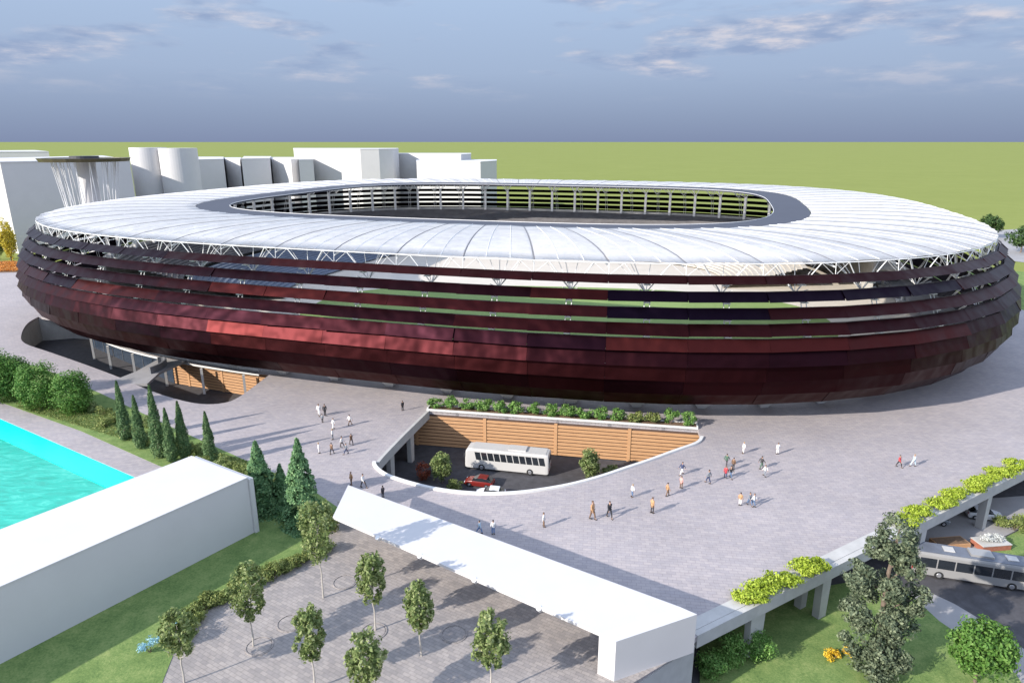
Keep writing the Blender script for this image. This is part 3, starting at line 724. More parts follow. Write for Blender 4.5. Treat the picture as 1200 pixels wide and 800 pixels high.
clumps = [(886, 704), (908, 700), (925, 688), (946, 672), (964, 672), (1062, 612), (1082, 603), (1104, 592), (1126, 584), (1145, 574), (1160, 566), (1178, 558), (1196, 549)]
for i, (u, v) in enumerate(clumps):
    p = G(u, v, .3); k = (p - K0).dot(bd); q = K0 + bd * k + bnn * (.95 + random.uniform(-.15, .2)); q.z = .1
    shrub(q, (random.uniform(1.7, 2.1), random.uniform(1.1, 1.4), random.uniform(.5, .7)), '%s lime green trailing shrub from the left on the plaza edge above the street' % ordinal(i), 'lime shrubs along the plaza edge', 'trailing_shrub', 'leaf_lime', 1700, .14, 22)
    if i in (1, 2, 7):
        pass

# ================================================================== CANOPY AND LEFT BUILDING
ZC = 4.0
cA, cB, cC, cD = G(408, 568, ZC), G(817, 718, ZC), G(722, 750, ZC), G(390, 605, ZC)
mid = (cA + cB + cC + cD) / 4; org = (mid.x, mid.y, 0)
t = empty('canopy', org, 'long flat white walkway canopy with a solid end wall beside the tree court', 'canopy')
dl = (cA - cB).normalized(); dl2 = (cD - cC).normalized()
eB, eC = cB + dl * 1.5, cC + dl2 * 1.5
s = MB()
def quadprism(s, ps, z0, z1): s.hexa([Vector((p.x, p.y, z0)) for p in ps] + [Vector((p.x, p.y, z1)) for p in ps])
quadprism(s, (cD, eC, eB, cA), ZC - .28, ZC); s.build('roof', M['white_plaster'], t, org)
s = MB(); s.hexa([Vector((p.x, p.y, z)) for p, z in ((eC, 0), (cC, 0), (cB, 0), (eB, 0), (eC, ZC + .0), (cC, ZC - .12), (cB, ZC - .12), (eB, ZC + .0))]); s.build('end_wall', M['white_plaster'], t, org)
for k in (.20, .37, .57, .78):
    p = cD.lerp(cC, k); s = MB(); s.tube((p.x + .15, p.y + .2, ZC - .5), (p.x - .02, p.y - .1, ZC - .06), .2, .24, n=10); s.build('bracket', M['white_metal'], t, org)
for k in (.05, .3, .55, .8):
    p = cA.lerp(cB, k) + Vector((-.2, -.5, 0)); s = MB(); s.tube((p.x, p.y, 0), (p.x, p.y, ZC - .29), .14, n=10); s.build('post', M['white_metal'], t, org)

ZB = 6.8
a, b_, c = G(225, 535, ZB), G(290, 560, ZB), G(0, 688, ZB)
dd = (c - b_).normalized(); e1_ = b_ + dd * 55; e0_ = a + dd * 55
mid = (a + b_ + e1_ + e0_) / 4; org = (mid.x, mid.y, 0)
t = empty('white_building', org, 'long low plain white building between the pool and the lawn', 'building')
s = MB(); quadprism(s, (b_, a, e0_, e1_), 0, ZB - .002); s.build('wall', M['white_plaster'], t, org)
en = (b_ - a).normalized(); s = MB()
quadprism(s, (a - dd * .02 - en * .0, a - dd * .5, b_ - dd * .5 + en * .25, b_ - dd * .02 + en * .25), 0, ZB - .1); s.build('end_wall', M['white_plaster'], t, org)
s = MB(); quadprism(s, (b_ + en * .06 - dd * .0, a - en * .06, e0_ - en * .06, e1_ + en * .06), ZB - .0, ZB + .12); s.build('roof', M['white_plaster'], t, org)

# ================================================================== BACKGROUND BUILDINGS
def Zat(u, v, y):
    d = FW + Vector(((u - 600) / F, 0, 0)) + UP * ((400 - v) / F); t = y / d.y; return HC + t * d.z, d.x * t
def block(poly_uy, vtop, label, rnd=None, vref=0):
    """poly_uy: list of (u at top, y depth)"""
    z = Zat(poly_uy[vref][0], vtop, poly_uy[vref][1])[0]
    pts = []
    for u, y in poly_uy:
        # u measured at the roof line of height z
        tz = (y * math.cos(PITCH) - (z - HC) * math.sin(PITCH)); pts.append(((u - 600) / F * tz, y))
    if rnd: pts = rnd(pts)
    cx = sum(p[0] for p in pts) / len(pts); cy = sum(p[1] for p in pts) / len(pts)
    t = empty('building', (cx, cy, 0), label, 'building', 'plain white buildings behind the stadium')
    s = MB(); s.prism(pts, 0, z); s.build('wall', M['white_plaster'], t, (cx, cy, 0))
    s = MB(); ins = [(cx + (p[0] - cx) * 1.004, cy + (p[1] - cy) * 1.004) for p in pts]; s.prism(ins, z + .003, z + .45); s.build('roof', M['white_plaster'], t, (cx, cy, 0))
    return t
block([(-60, 300), (0, 262), (152, 300), (120, 380)], 191, 'broad white block behind the lookout tower at the left edge', vref=1)
block([(-80, 420), (-20, 395), (57, 408), (40, 470)], 178, 'pale block rising behind the broad white block at far left')
def roundr(pts):
    return catmull(pts, 6, closed=True)
zc, xa = Zat(173, 173, 355); xb = Zat(208, 173, 352)[1]; xa = xa * 1.0
t = empty('building', ((xa + xb) / 2, 353, 0), 'tall white building of two joined drums right of the lookout tower', 'building', 'plain white buildings behind the stadium'); og = ((xa + xb) / 2, 353, 0)
for xx, yy, rr_, zz_, nm_ in ((xa, 355, 8.6, zc, 'drum'), (xb, 352, 9.0, zc - .25, 'drum')):
    s = MB(); s.prism([(xx + math.cos(2 * PI * k / 48) * rr_, yy + math.sin(2 * PI * k / 48) * rr_) for k in range(48)], 0, zz_); s.build(nm_, M['white_plaster'], t, og)
block([(229, 372), (262, 385), (262, 440), (232, 440)], 188, 'narrow white block right of the tall rounded building')
block([(264, 405), (281, 392), (283, 440), (262, 440)], 187, 'white block with slanted front, second right of the rounded building')
block([(283, 385), (316, 397), (318, 450), (286, 450)], 187, 'white block in the middle of the low row behind the stadium')
block([(318, 410), (341, 395), (350, 400), (350, 455), (318, 455)], 187, 'small white block just left of the wide tall building')
block([(350, 380), (367, 384), (367, 402), (350, 402)], 188, 'low white annex in front of the wide tall building')
block([(344, 410), (422, 385), (444, 387), (460, 396), (467, 412), (466, 440), (344, 440)], 175, 'wide tall white building with a curved shaded right side')
block([(467, 425), (540, 405), (552, 425), (552, 450), (467, 450)], 181, 'white slab building right of the wide tall one')
block([(488, 385), (563, 378), (582, 400), (582, 425), (488, 425)], 190, 'rightmost white building with a blue shaded side wall')

# lookout tower
ty = 228.0; tx = Zat(99, 187, ty)[1]
t = empty('lookout_tower', (tx, ty, 0), 'white tower of slanting thin poles carrying a dark rimmed disc', 'tower'); org = (tx, ty, 0)
zt = Zat(98, 187, ty)[0]; tx0 = tx
s = MB(); s.tube((tx, ty, 0), (tx, ty, zt - .6), 3.0, 2.6, 20); s.build('shaft', M['white_plaster'], t, org, smooth=False)
s = MB(); K = 40; rO = 13.2
for k in range(K):
    a0, a1 = 2 * PI * k / K, 2 * PI * (k + 1) / K
    r0, r1 = rO * (1 + .015 * (k % 2)), rO * (1 + .015 * ((k + 1) % 2))
    P = [Vector((tx + math.cos(a) * r, ty + math.sin(a) * r, z)) for z, kk in ((zt - .6, .95), (zt + .5, 1)) for a, r in ((a0, r0 * kk), (a1, r1 * kk), (a1, r1 * kk - 1.3), (a0, r0 * kk - 1.3))]
    s.hexa([P[0], P[1], P[2], P[3], P[4], P[5], P[6], P[7]])
s.build('disc_rim', simple('olive_bronze', (0.12, 0.11, 0.06), .5, metal=.5), t, org)
s = MB(); s.prism([(tx + math.cos(2 * PI * k / K) * 11.7, ty + math.sin(2 * PI * k / K) * 11.7) for k in range(K)], zt - .3, zt + .3); s.build('disc', M['gutter'], t, org)
s = MB(); s.prism([(tx + math.cos(2 * PI * k / 24) * 4.2, ty + math.sin(2 * PI * k / 24) * 4.2) for k in range(24)], zt + .3, zt + 1.1); s.build('crown', M['gutter'], t, org)
for k in range(14):
    a = 2 * PI * k / 14; s = MB()
    s.tube((tx + math.cos(a) * 9.5, ty + math.sin(a) * 9.5, zt - .5), (tx + math.cos(a + .35) * 5.2, ty + math.sin(a + .35) * 5.2, 0), .14, n=5)
    s.tube((tx + math.cos(a) * 8.5, ty + math.sin(a) * 8.5, zt - .6), (tx + math.cos(a - .25) * 6.0, ty + math.sin(a - .25) * 6.0, 0), .11, n=5)
    s.build('pole', M['white_metal'], t, org)

# ================================================================== VEGETATION
CYP = [((148, 515), 446, .95), ((166, 525), 463, .9), ((188, 536), 451, 1.05), ((202, 541), 478, .85), ((217, 536), 470, .95), ((248, 544), 482, .9)]
def h_at(u, vb, vt, z=0.0):
    g = G(u, vb, z)
    h = 0
    d = FW + Vector((0, 0, 0)) + UP * ((400 - vt) / F); t = g.y / d.y; return HC + t * d.z - z
for i, ((u, v), vt, r) in enumerate(CYP):
    cone_tree(tuple(G(u, v)), h_at(u, v, vt), r, '%s slim dark cypress from the left between pool deck and plaza' % ordinal(i), 'cypresses in a row by the pool', 'cypress', 'leaf_cypress', 5200, .13)
RS = [(2, 472, 414, 3.5), (25, 470, 421, 2.6), (50, 482, 425, 3.0), (88, 487, 438, 2.8)]
for i, (u, v, vt, r) in enumerate(RS):
    h = h_at(u, v, vt)
    shrub(tuple(G(u, v - 3)), (r, r, h / 2), ['huge rounded bright green bush at the left edge of the photo above the pool', 'tall bright green bush touching the one at the left edge', 'rounded bright green bush, third from the left edge above the pool', 'egg shaped bright green bush nearest the cypress row'][i], 'large rounded bushes by the pool', 'round_bush', 'leaf_shrub', 7500, .17, 60, 'bush', True, .62)
for i, (u, vb, vt, r, lab) in enumerate([(308, 598, 518, 3.1, 'dense drooping spruce just right of the white building corner'), (357, 612, 515, 3.2, 'tallest drooping spruce, beside the left tip of the white canopy'), (332, 590, 545, 1.6, 'small spruce half hidden between the two large spruces')]):
    cone_tree(tuple(G(u, vb)), h_at(u, vb, vt), r, lab, 'drooping spruces by the lawn', 'spruce', 'leaf_spruce', 15000, .17, tiers=12)
YT = [((379, 700), 575, 1.9, 'young tree with the broadest crown at the left end of the canopy'), ((297, 757), 655, 1.75, 'young tree by the hedge beside a round grate, left of the court'),
      ((440, 738), 640, 1.5, 'young tree in front of the canopy nearest its left end'), ((494, 768), 678, 1.5, 'young tree in the middle of the court before the canopy'),
      ((369, 806), 706, 1.5, 'young tree at the bottom left of the court, cut by the photo edge'), ((575, 815), 712, 1.75, 'rightmost young tree of the court, cut by the photo edge'),
      ((432, 835), 736, 1.7, 'young tree whose top just shows between two others at the bottom edge'), ((216, 800), 708, 1.7, 'young tree over the hedge near the blue flowers')]
for (u, v), vt, r, lab in YT:
    deciduous(tuple(G(u, v)), h_at(u, v, vt), r, lab, n=3000)
shrub(tuple(G(386, 622)), (1.2, 1.2, 1.5), 'small olive bush between the tallest spruce and the canopy tip', 'bushes', 'bush', 'leaf_olive', 1500, .13, 20)
# tree grates / round discs on the paving
for i, (u, v, lab) in enumerate([(404, 682, 'round grate nearest the canopy left end'), (340, 730, 'round grate between two young trees by the hedge'), (304, 757, 'round grate around the trunk by the hedge'), (532, 743, 'round grate in the open middle of the tree court'), (438, 740, 'round grate around the trunk before the canopy')]):
    p = G(u, v); s = MB(); s.prism([(p.x + math.cos(2 * PI * k / 32) * 1.0, p.y + math.sin(2 * PI * k / 32) * 1.0) for k in range(32)], .005, .05)
    g = empty('tree_grate', (p.x, p.y, 0), lab, 'grate', 'round grates on the tree court'); s.build('disc', M['near_paving'], g, (p.x, p.y, 0))
    s = MB()
    for k in range(32):
        a0, a1 = 2 * PI * k / 32, 2 * PI * (k + 1) / 32
        s.hexa([Vector((p.x + math.cos(a) * r, p.y + math.sin(a) * r, z)) for z in (.005, .08) for a, r in ((a0, 1.18), (a1, 1.18), (a1, 1.08), (a0, 1.08))])
    s.build('rim', M['near_paving'], g, (p.x, p.y, 0))
# hedge rows as individual bushes
HX = [(384, 650), (372, 654), (358, 660), (346, 667), (334, 673), (322, 679), (308, 684), (294, 690), (280, 697), (265, 704), (250, 711), (238, 720), (228, 731), (220, 744), (212, 757)]
for i, (u, v) in enumerate(HX):
    shrub(tuple(G(u + random.uniform(-3, 3), v - 4)), (random.uniform(1.0, 1.3), random.uniform(.9, 1.2), random.uniform(.55, .8)), '%s olive hedge bush down from the canopy tip along the tree court' % ordinal(i), 'hedge bushes between lawn and tree court', 'hedge_bush', 'leaf_olive', 1100, .11, 16)
HY = [(112, 482), (122, 487), (134, 494), (173, 500), (228, 532), (236, 548), (262, 548), (272, 556), (283, 560), (295, 562), (322, 566), (124, 500), (180, 520)]
for i, (u, v) in enumerate(HY):
    shrub(tuple(G(u, v)), (random.uniform(1.1, 1.6), random.uniform(1.0, 1.3), random.uniform(.7, 1.1)), '%s low leafy shrub from the left in the strip of the cypress row' % ordinal(i), 'low shrubs among the cypresses', 'low_shrub', 'leaf_olive' if i % 3 else 'leaf', 1000, .12, 14)
for i, (u, v, r) in enumerate([(176, 764, .85), (191, 750, .65), (206, 741, .75)]):
    t = shrub(tuple(G(u, v)), (r, r, r * .8), ['largest pale blue flowering cushion', 'smallest pale blue flowering cushion in the middle of three', 'pale blue flowering cushion nearest the hedge'][i], 'blue flowering cushions in the lawn', 'flower_cushion', 'petal_blue', 500, .08, 9, 'flowers')
# ground cover under the cypresses and on the lawn
pts = []
for _ in range(9000):
    k = random.random(); u = 20 + k * 290; v = 470 + (u - 20) * .30 + random.uniform(-10, 8); g = G(u, v); pts.append((g.x, g.y, .06 + random.random() * .18))
tag(leaf_obj('ground_cover', leaves(np.array(pts), .13), M['leaf_olive'], kind='stuff'), 'low leafy ground cover under the cypresses', 'ground cover')

# right side: pine, round tree, shrubs, flowers
def pine(loc, h, label):
    t = empty('pine_tree', loc, label, 'tree'); s = MB()
    pts = [Vector((0, 0, 0)), Vector((.1, .1, h * .3)), Vector((-.1, .2, h * .6)), Vector((.15, .1, h * .93))]; rr = [.38, .3, .2, .06]
    for i in range(3): s.tube(pts[i], pts[i + 1], rr[i], rr[i + 1], 9)
    C = [((0.1, 0, .90), (1.9, 1.9, 1.7)), ((-1.5, .3, .80), (1.3, 1.3, .9)), ((-2.7, .2, .62), (1.7, 1.6, 1.7)), ((1.5, 0, .70), (1.5, 1.5, 1.1)), ((2.4, -.2, .50), (1.6, 1.5, 1.5)), ((-2.6, 0, .42), (1.6, 1.6, 1.2)), ((-1.8, -.3, .24), (2.0, 1.8, 1.8)), ((1.6, .2, .30), (1.9, 1.8, 1.8)), ((0, 1.2, .50), (1.8, 1.5, 2.0)), ((.3, -1.0, .20), (2.0, 1.5, 1.5)), ((-.3, -1.2, .60), (1.2, 1.1, 1.2)), ((.6, 0, .78), (1.4, 1.4, 1.2)), ((-.6, -.8, .09), (2.4, 2.0, 1.3)), ((1.2, -.6, .12), (1.8, 1.6, 1.4)), ((.2, -.9, .38), (1.5, 1.2, 1.4))]
    allP = []; allO = []
    for (x, y, zf), rad in C:
        e = Vector((x, y, zf * h)); q = pts[0].lerp(pts[3], max(.05, zf - .12)); q.z = max(.5, zf * h - 1.5); s.tube(q, e, .09, .04, 6)
        P, O = blob_points(1900, (x, y, zf * h), rad, 26, .33, .5); allP.append(P); allO.append(O)
    s.build('trunk', M['bark'], t)
    leaf_obj('crown', leaves(np.vstack(allP), .15, np.vstack(allO)), M['leaf_pine'], t)
g = G(1022, 788, LZ); pine((g.x, g.y, LZ + .14), h_at(1022, 788, 607, LZ), 'tall irregular grey-green pine rising between the street and the plaza edge')
g = G(1142, 800, LZ); deciduous((g.x, g.y, LZ + .14), 6.6, 3.0, 'low spreading bright green tree in front of the city bus', 'street trees', 'spreading_tree', 9000, 'leaf_shrub', 'bark', .12, .17, 130, .16, cl=.24)
for i, (u, v, r, hh, lab) in enumerate([(858, 778, 1.6, 1.7, 'feathery green shrub at the foot of the beam, leftmost'), (890, 772, 1.5, 1.5, 'feathery green shrub against the broad pillar'), (832, 792, 1.5, 1.3, 'feathery green shrub below the canopy end wall')]):
    g = G(u, v, LZ); shrub((g.x, g.y, LZ + .13), (r, r, hh), lab, 'feathery shrubs below the canopy end', 'feathery_shrub', 'leaf_planter', 2200, .12, 30, 'shrub')
for i, (u, v) in enumerate([(975, 772), (998, 768)]):
    g = G(u, v, LZ); shrub((g.x, g.y, LZ + .13), (.9, .8, .45), ['left golden flower clump at the bottom edge', 'right golden flower clump beside the pine trunk'][i], 'golden flower clumps', 'flower_clump', 'petal_yellow', 700, .10, 10, 'flowers')
g = G(1040, 772, LZ)
for i, (u, v, r, hh) in enumerate([(1188, 622, 1.4, 1.0), (1172, 617, 1.1, .8), (1206, 618, 1.5, 1.2)]):
    g = G(u, v, LZ); shrub((g.x, g.y, LZ + .12), (r, r, hh), ['yellow green bush beside the white flower bed', 'small yellow green bush just right of the white car', 'yellow green bush at the right edge behind the bus'][i], 'yellow green bushes behind the bus', 'verge_bush', 'leaf_lime' if i == 2 else 'leaf_olive', 900, .13, 12, 'bush')
# brick planter with white flowers
g = G(1160, 641, LZ); org = (g.x, g.y, LZ)
t = empty('brick_planter', org, 'red brick planter behind the city bus', 'planter')
s = MB(); s.box((g.x, g.y, LZ + .45), (3.8, 2.0, .8), .12); s.build('brickwork', M['brick'], t, org)
s = MB(); s.box((g.x, g.y, LZ + .88), (3.9, 2.1, .08), .12); s.build('coping', M['concrete'], t, org)
shrub((g.x, g.y, LZ + .98), (1.8, .9, .45), 'mound of white flowers in the red brick planter', None, 'flower_mound', 'petal_white', 900, .10, 16, 'flowers')
g = G(1112, 640, LZ); s = MB(); s.box((g.x, g.y, LZ + .4), (4.2, 1.8, .8), .12)
t = tag(s.build('timber_planter', M['wood'], origin=(g.x, g.y, LZ)), 'low brown timber box in the shade behind the bus roof', 'planter')
s = MB(); s.box((g.x, g.y, LZ + .82), (3.9, 1.5, .04), .12); s.build('soil', M['soil'], t, (g.x, g.y, LZ))

# trees in the sunken court
g = G(518, 566, LZ); deciduous((g.x, g.y, LZ), 5.4, 1.7, 'bright leafy tree at the left of the sunken bus court', 'plants of the bus court', 'court_tree', 4200, 'leaf', 'bark', .10, .15, 80, .08, cl=.25)
g = G(497, 562, LZ); shrub((g.x, g.y, LZ), (1.2, 1.1, 1.5), 'reddish shrub beside the front pillar of the bus court', 'plants of the bus court', 'red_shrub', 'leaf_red', 1000, .13, 16)
g = G(532, 573, LZ); shrub((g.x, g.y, LZ), (1.3, 1.2, .8), 'low yellow green shrub left of the red car', 'plants of the bus court', 'court_shrub', 'leaf_olive', 1000, .12, 16)
g = G(690, 562, LZ); deciduous((g.x, g.y, LZ), 5.0, 1.8, 'rounded leafy tree right of the white coach', 'plants of the bus court', 'court_tree', 4800, 'leaf', 'bark', .05, .15, 90, .08, cl=.25)
g = G(716, 556, LZ); shrub((g.x, g.y, LZ), (1.5, 1.0, .9), 'low green shrub at the right end of the bus court', 'plants of the bus court', 'court_shrub', 'leaf', 900, .13, 14)
# far trees
for (u, v, vt, r, lab) in [(1158, 279, 251, 5.0, 'round dark tree just beyond the right end of the roof'), (1196, 296, 264, 6.5, 'round dark tree cut by the right edge of the photo')]:
    g = G(u, v); deciduous((g.x, g.y, -.05), h_at(u, v, vt), r, lab, 'round trees beyond the stadium', 'round_tree', 3500, 'leaf_far', 'bark', .18, .42, 60, .3, cl=.3)
for (u, v, vt, r, lab) in [(14, 307, 253, 2.6, 'tall yellow poplar close to the stadium left end'), (-1, 304, 262, 2.6, 'yellow green poplar at the very left edge')]:
    g = G(u, v); deciduous((g.x, g.y, -.05), h_at(u, v, vt), r, lab, 'yellow poplars by the stadium', 'poplar', 4000, 'leaf_yellow' if u > 5 else 'leaf_olive', 'bark', .06, .32, 60, .3, cl=.32)
sheet('flower_bed', gp([(-60, 307), (24, 306), (24, 319), (-60, 321)]), [], .06, M['soil'], thick=.05)
pts = []
for _ in range(5000):
    g = G(random.uniform(-58, 23), random.uniform(308, 318.5)); pts.append((g.x, g.y, .1 + random.random() * .7))
tag(leaf_obj('flowers', leaves(np.array(pts), .3), M['petal_orange'], kind='stuff'), 'bed of orange flowers at the left edge', 'flowers')

# ================================================================== VEHICLES (local: front = +X, ground z=0)
def wheel(t, x, y, r, w):
    ws = MB(); ws.tube((x, y - w / 2, r), (x, y + w / 2, r), r, n=20); wh = ws.build('wheel', M['rubber'], t)
    s = MB(); e = 1 if y > 0 else -1
    s.tube((x, y + e * (w / 2 - .02), r), (x, y + e * (w / 2 + .03), r), r * .6, r * .5, 14); s.build('rim', M['rim'], wh)
def loft(s, secs):
    n = len(secs[0]); o = len(s.v)
    for q in secs: s.v += [tuple(p) for p in q]
    for i in range(len(secs) - 1):
        for k in range(n):
            a = o + i * n + k; b_ = o + i * n + (k + 1) % n; s.f.append((a, b_, b_ + n, a + n))
    s.f.append(tuple(o + k for k in range(n))[::-1]); s.f.append(tuple(o + (len(secs) - 1) * n + k for k in range(n)))
def bus(name, loc, rz, label, body, roofm, coach):
    L, W, Hh = 12.4, 2.55, 3.15; t = empty(name, loc, label, 'bus', rz=rz)
    def sec(x, zt, zb=.35, k=1.0):
        w = W / 2 * k; r = .32
        return [(x, -w, zb), (x, w, zb), (x, w, zt - 1.2), (x, w * .985, zt - r), (x, w * .93, zt - .1), (x, w * .8, zt), (x, -w * .8, zt), (x, -w * .93, zt - .1), (x, -w * .985, zt - r), (x, -w, zt - 1.2)]
    s = MB(); loft(s, [sec(-L / 2, Hh - .25, .5, .93), sec(-L / 2 + .12, Hh - .06, .38, .98), sec(-L / 2 + .4, Hh), sec(L / 2 - 1.0, Hh), sec(L / 2 - .35, Hh - .08, .35, .99), sec(L / 2 - .08, Hh - .42, .37, .96), sec(L / 2, Hh - 1.3, .42, .93)])
    s.build('body', M[body], t)
    s = MB(); s.box((-.3, 0, Hh + .008), (L - 1.5, 2.2, .05)); s.build('roof_panel', M[roofm], t)
    if not coach:
        s = MB(); s.box((.6, .1, Hh + .16), (2.3, 1.5, .25)); s.build('air_conditioner', M[body], t)
        for hx in (-2.6, 3.7):
            s = MB(); s.box((hx, .1, Hh + .09), (1.1, 1.0, .1)); s.build('roof_hatch', M['bus_white'], t)
    else:
        s = MB(); s.box((-1.5, 0, Hh + .13), (2.6, 1.6, .2)); s.build('air_conditioner', M[body], t)
    nw = 11 if coach else 6; x0, x1 = -L / 2 + .5, L / 2 - (1.5 if coach else .9)
    z0, z1 = (1.6, 2.7) if coach else (1.35, 2.5)
    for side in (-1, 1):
        for i in range(nw):
            a = x0 + (x1 - x0) * i / nw + .07; b_ = x0 + (x1 - x0) * (i + 1) / nw - .07; s = MB(); y = side * (W / 2 + .004); sl = .12 if coach else 0
            P = [(a - sl, y - side * .03, z0), (b_ - sl, y - side * .03, z0), (b_ + sl, y - side * .045, z1), (a + sl, y - side * .045, z1)]
            Q = [(x, yy + side * .05, z) for x, yy, z in P]
            if side < 0: s.add(P + Q, [(0, 1, 2, 3)[::-1], (4, 5, 6, 7), (0, 1, 5, 4), (1, 2, 6, 5), (2, 3, 7, 6), (3, 0, 4, 7)])
            else: s.add(P + Q, [(0, 1, 2, 3), (7, 6, 5, 4), (4, 5, 1, 0), (5, 6, 2, 1), (6, 7, 3, 2), (7, 4, 0, 3)])
            s.build('window', M['glass'], t)
    s = MB(); s.add([(L / 2 - .02, -1.08, 1.15), (L / 2 - .02, 1.08, 1.15), (L / 2 - .10, 1.05, 2.0), (L / 2 - .05, 0, 2.7 - .55), (L / 2 - .10, -1.05, 2.0)], [(0, 1, 2, 3, 4)])
    s.v = []; s.f = []; s.hexa([(L / 2 - .06, -1.1, 1.2), (L / 2 + .01, -1.1, 1.2), (L / 2 + .01, 1.1, 1.2), (L / 2 - .06, 1.1, 1.2), (L / 2 - .16, -1.05, 2.55), (L / 2 - .07, -1.05, 2.55), (L / 2 - .07, 1.05, 2.55), (L / 2 - .16, 1.05, 2.55)])
    s.build('windscreen', M['glass'], t)
    s = MB(); s.box((-L / 2 - .01, 0, 2.2), (.08, 1.8, .8)); s.build('rear_window', M['glass'], t)
    for y in (-.95, .95):
        s = MB(); s.box((L / 2 - .01, y, .75), (.08, .35, .2)); s.build('headlight', M['lens'], t)
        s = MB(); s.box((-L / 2 - .0, y, .9), (.08, .18, .4)); s.build('taillight', M['tail'], t)
        s = MB(); s.box((L / 2 + .12, y * 1.25, 2.1), (.1, .22, .42)); s.tube((L / 2 - .1, y * 1.15, 2.45), (L / 2 + .12, y * 1.25, 2.3), .025); s.build('mirror', M['gutter'], t)
    if not coach:
        for x in (4.95, .1):
            s = MB(); s.box((x, W / 2 + .01, 1.5), (1.15, .05, 2.1)); s.build('door', M['glass'], t)
    for x in (-L / 2 + 2.7, L / 2 - 2.5):
        for y in (-W / 2 + .12, W / 2 - .12): wheel(t, x, y, .48, .3)
    s = MB(); s.box((0, 0, .3), (L - .6, W - .2, .16)); s.build('skirt', M['gutter'], t)
    return t
h0, h1 = G(547, 549, LZ), G(645, 559, LZ); c = (h0 + h1) / 2 + Vector((0, 1.2, 0)); a = math.atan2(h0.y - h1.y, h0.x - h1.x)
bus('coach', (c.x, c.y, LZ + .02), a, 'white coach with slanted windows parked in the sunken court', 'bus_white', 'bus_white', True).scale = (1.04, 1.04, 1.12)
h0, h1 = G(1074, 674, LZ), G(1199, 694, LZ); dv = (h1 - h0).normalized(); c = h0 + dv * 5.7 + Vector((-dv.y, dv.x, 0)) * 1.25
bus('city_bus', (c.x, c.y, LZ + .02), math.atan2(dv.y, dv.x), 'silver city bus with a grey roof driving out from under the plaza', 'bus_silver', 'bus_grey', False)
def car(loc, rz, label, paint):
    t = empty('car', loc, label, 'car', 'cars', rz=rz); s = MB()
    def sec(x, w, zt, zs, zb=.22): return [(x, -w * .94, zb), (x, w * .94, zb), (x, w, zs * .75), (x, w * .95, zs), (x, w * .9, zt), (x, -w * .9, zt), (x, -w * .95, zs), (x, -w, zs * .75)]
    loft(s, [sec(-2.15, .78, .78, .7, .35), sec(-2.0, .86, .95, .85), sec(-1.2, .9, 1.0, .9), sec(0, .9, .98, .9), sec(.9, .9, .95, .88), sec(1.7, .88, .80, .75), sec(2.1, .78, .66, .6, .3)]); s.build('body', M[paint], t, smooth=False)
    s = MB()
    def cs(x, w, z): return [(x, -w, .9), (x, w, .9), (x, w * .82, z), (x, -w * .82, z)]
    loft(s, [cs(-1.95, .80, .98), cs(-1.35, .82, 1.38), cs(-.6, .83, 1.46), cs(.1, .82, 1.45), cs(.95, .80, .98)]); s.build('cabin_glass', M['glass'], t)
    s = MB(); s.hexa([(-1.3, -.69, 1.385), (.12, -.69, 1.45), (.12, .69, 1.45), (-1.3, .69, 1.385), (-1.25, -.62, 1.46), (.05, -.62, 1.50), (.05, .62, 1.50), (-1.25, .62, 1.46)]); s.build('roof', M[paint], t)
    for y in (-.62, .62):
        s = MB(); s.box((2.08, y, .62), (.08, .3, .12)); s.build('headlight', M['lens'], t)
        s = MB(); s.box((-2.1, y, .78), (.08, .28, .14)); s.build('taillight', M['tail'], t)
    for x in (-1.3, 1.32):
        for y in (-.82, .82): wheel(t, x, y, .33, .2)
    return t
g = G(562, 568, LZ); car((g.x, g.y, LZ + .01), math.radians(165), 'red car parked in front of the white coach', 'car_red')
g = G(575, 582, LZ); car((g.x, g.y, LZ + .01), math.radians(172), 'white car half hidden behind the curved parapet', 'car_white')
g = G(1152, 607, LZ); car((g.x, g.y, LZ + .11), math.radians(-14), 'white car standing on the pavement behind the bus', 'car_white')
g = G(1098, 612, LZ); car((g.x - 1, g.y, LZ + .11), math.radians(-10), 'dark grey car in the shade under the plaza edge', 'car_grey')

# ================================================================== PEOPLE
SKIN = simple('skin', (0.45, 0.27, 0.19), .6); HAIR = [simple('dark_hair', (0.03, .02, .015), .7), simple('brown_hair', (.12, .07, .04), .7), simple('fair_hair', (.35, .25, .12), .7)]
SHOE = simple('black_shoes', (.03, .03, .03), .5)
CLO = {k: simple(k + '_cloth', c, .85) for k, c in {'white': (.72, .71, .70), 'black': (.03, .03, .035), 'tan': (.46, .27, .14), 'navy': (.04, .055, .12), 'grey': (.22, .24, .27), 'blue': (.12, .22, .42), 'red': (.50, .06, .07), 'pale blue': (.45, .58, .66), 'dark': (.06, .055, .06), 'brown': (.17, .10, .06), 'green': (.07, .13, .09), 'denim': (.10, .16, .27), 'pink': (.60, .34, .30)}.items()}
def skin_mesh(name, V, E, R, sub=1):
    me = bpy.data.meshes.new(name + '_rig'); me.from_pydata(V, E, []); o = bpy.data.objects.new(name + '_rig', me); COL.objects.link(o)
    md = o.modifiers.new('Skin', 'SKIN'); md.use_smooth_shade = True
    for i, r in enumerate(R): me.skin_vertices[0].data[i].radius = r if isinstance(r, tuple) else (r, r)
    me.skin_vertices[0].data[0].use_root = True
    if sub: o.modifiers.new('Sub', 'SUBSURF').levels = sub
    bpy.context.view_layer.update(); dg = bpy.context.evaluated_depsgraph_get()
    m2 = bpy.data.meshes.new_from_object(o.evaluated_get(dg)); m2.name = name
    bpy.data.objects.remove(o); bpy.data.meshes.remove(me); return m2
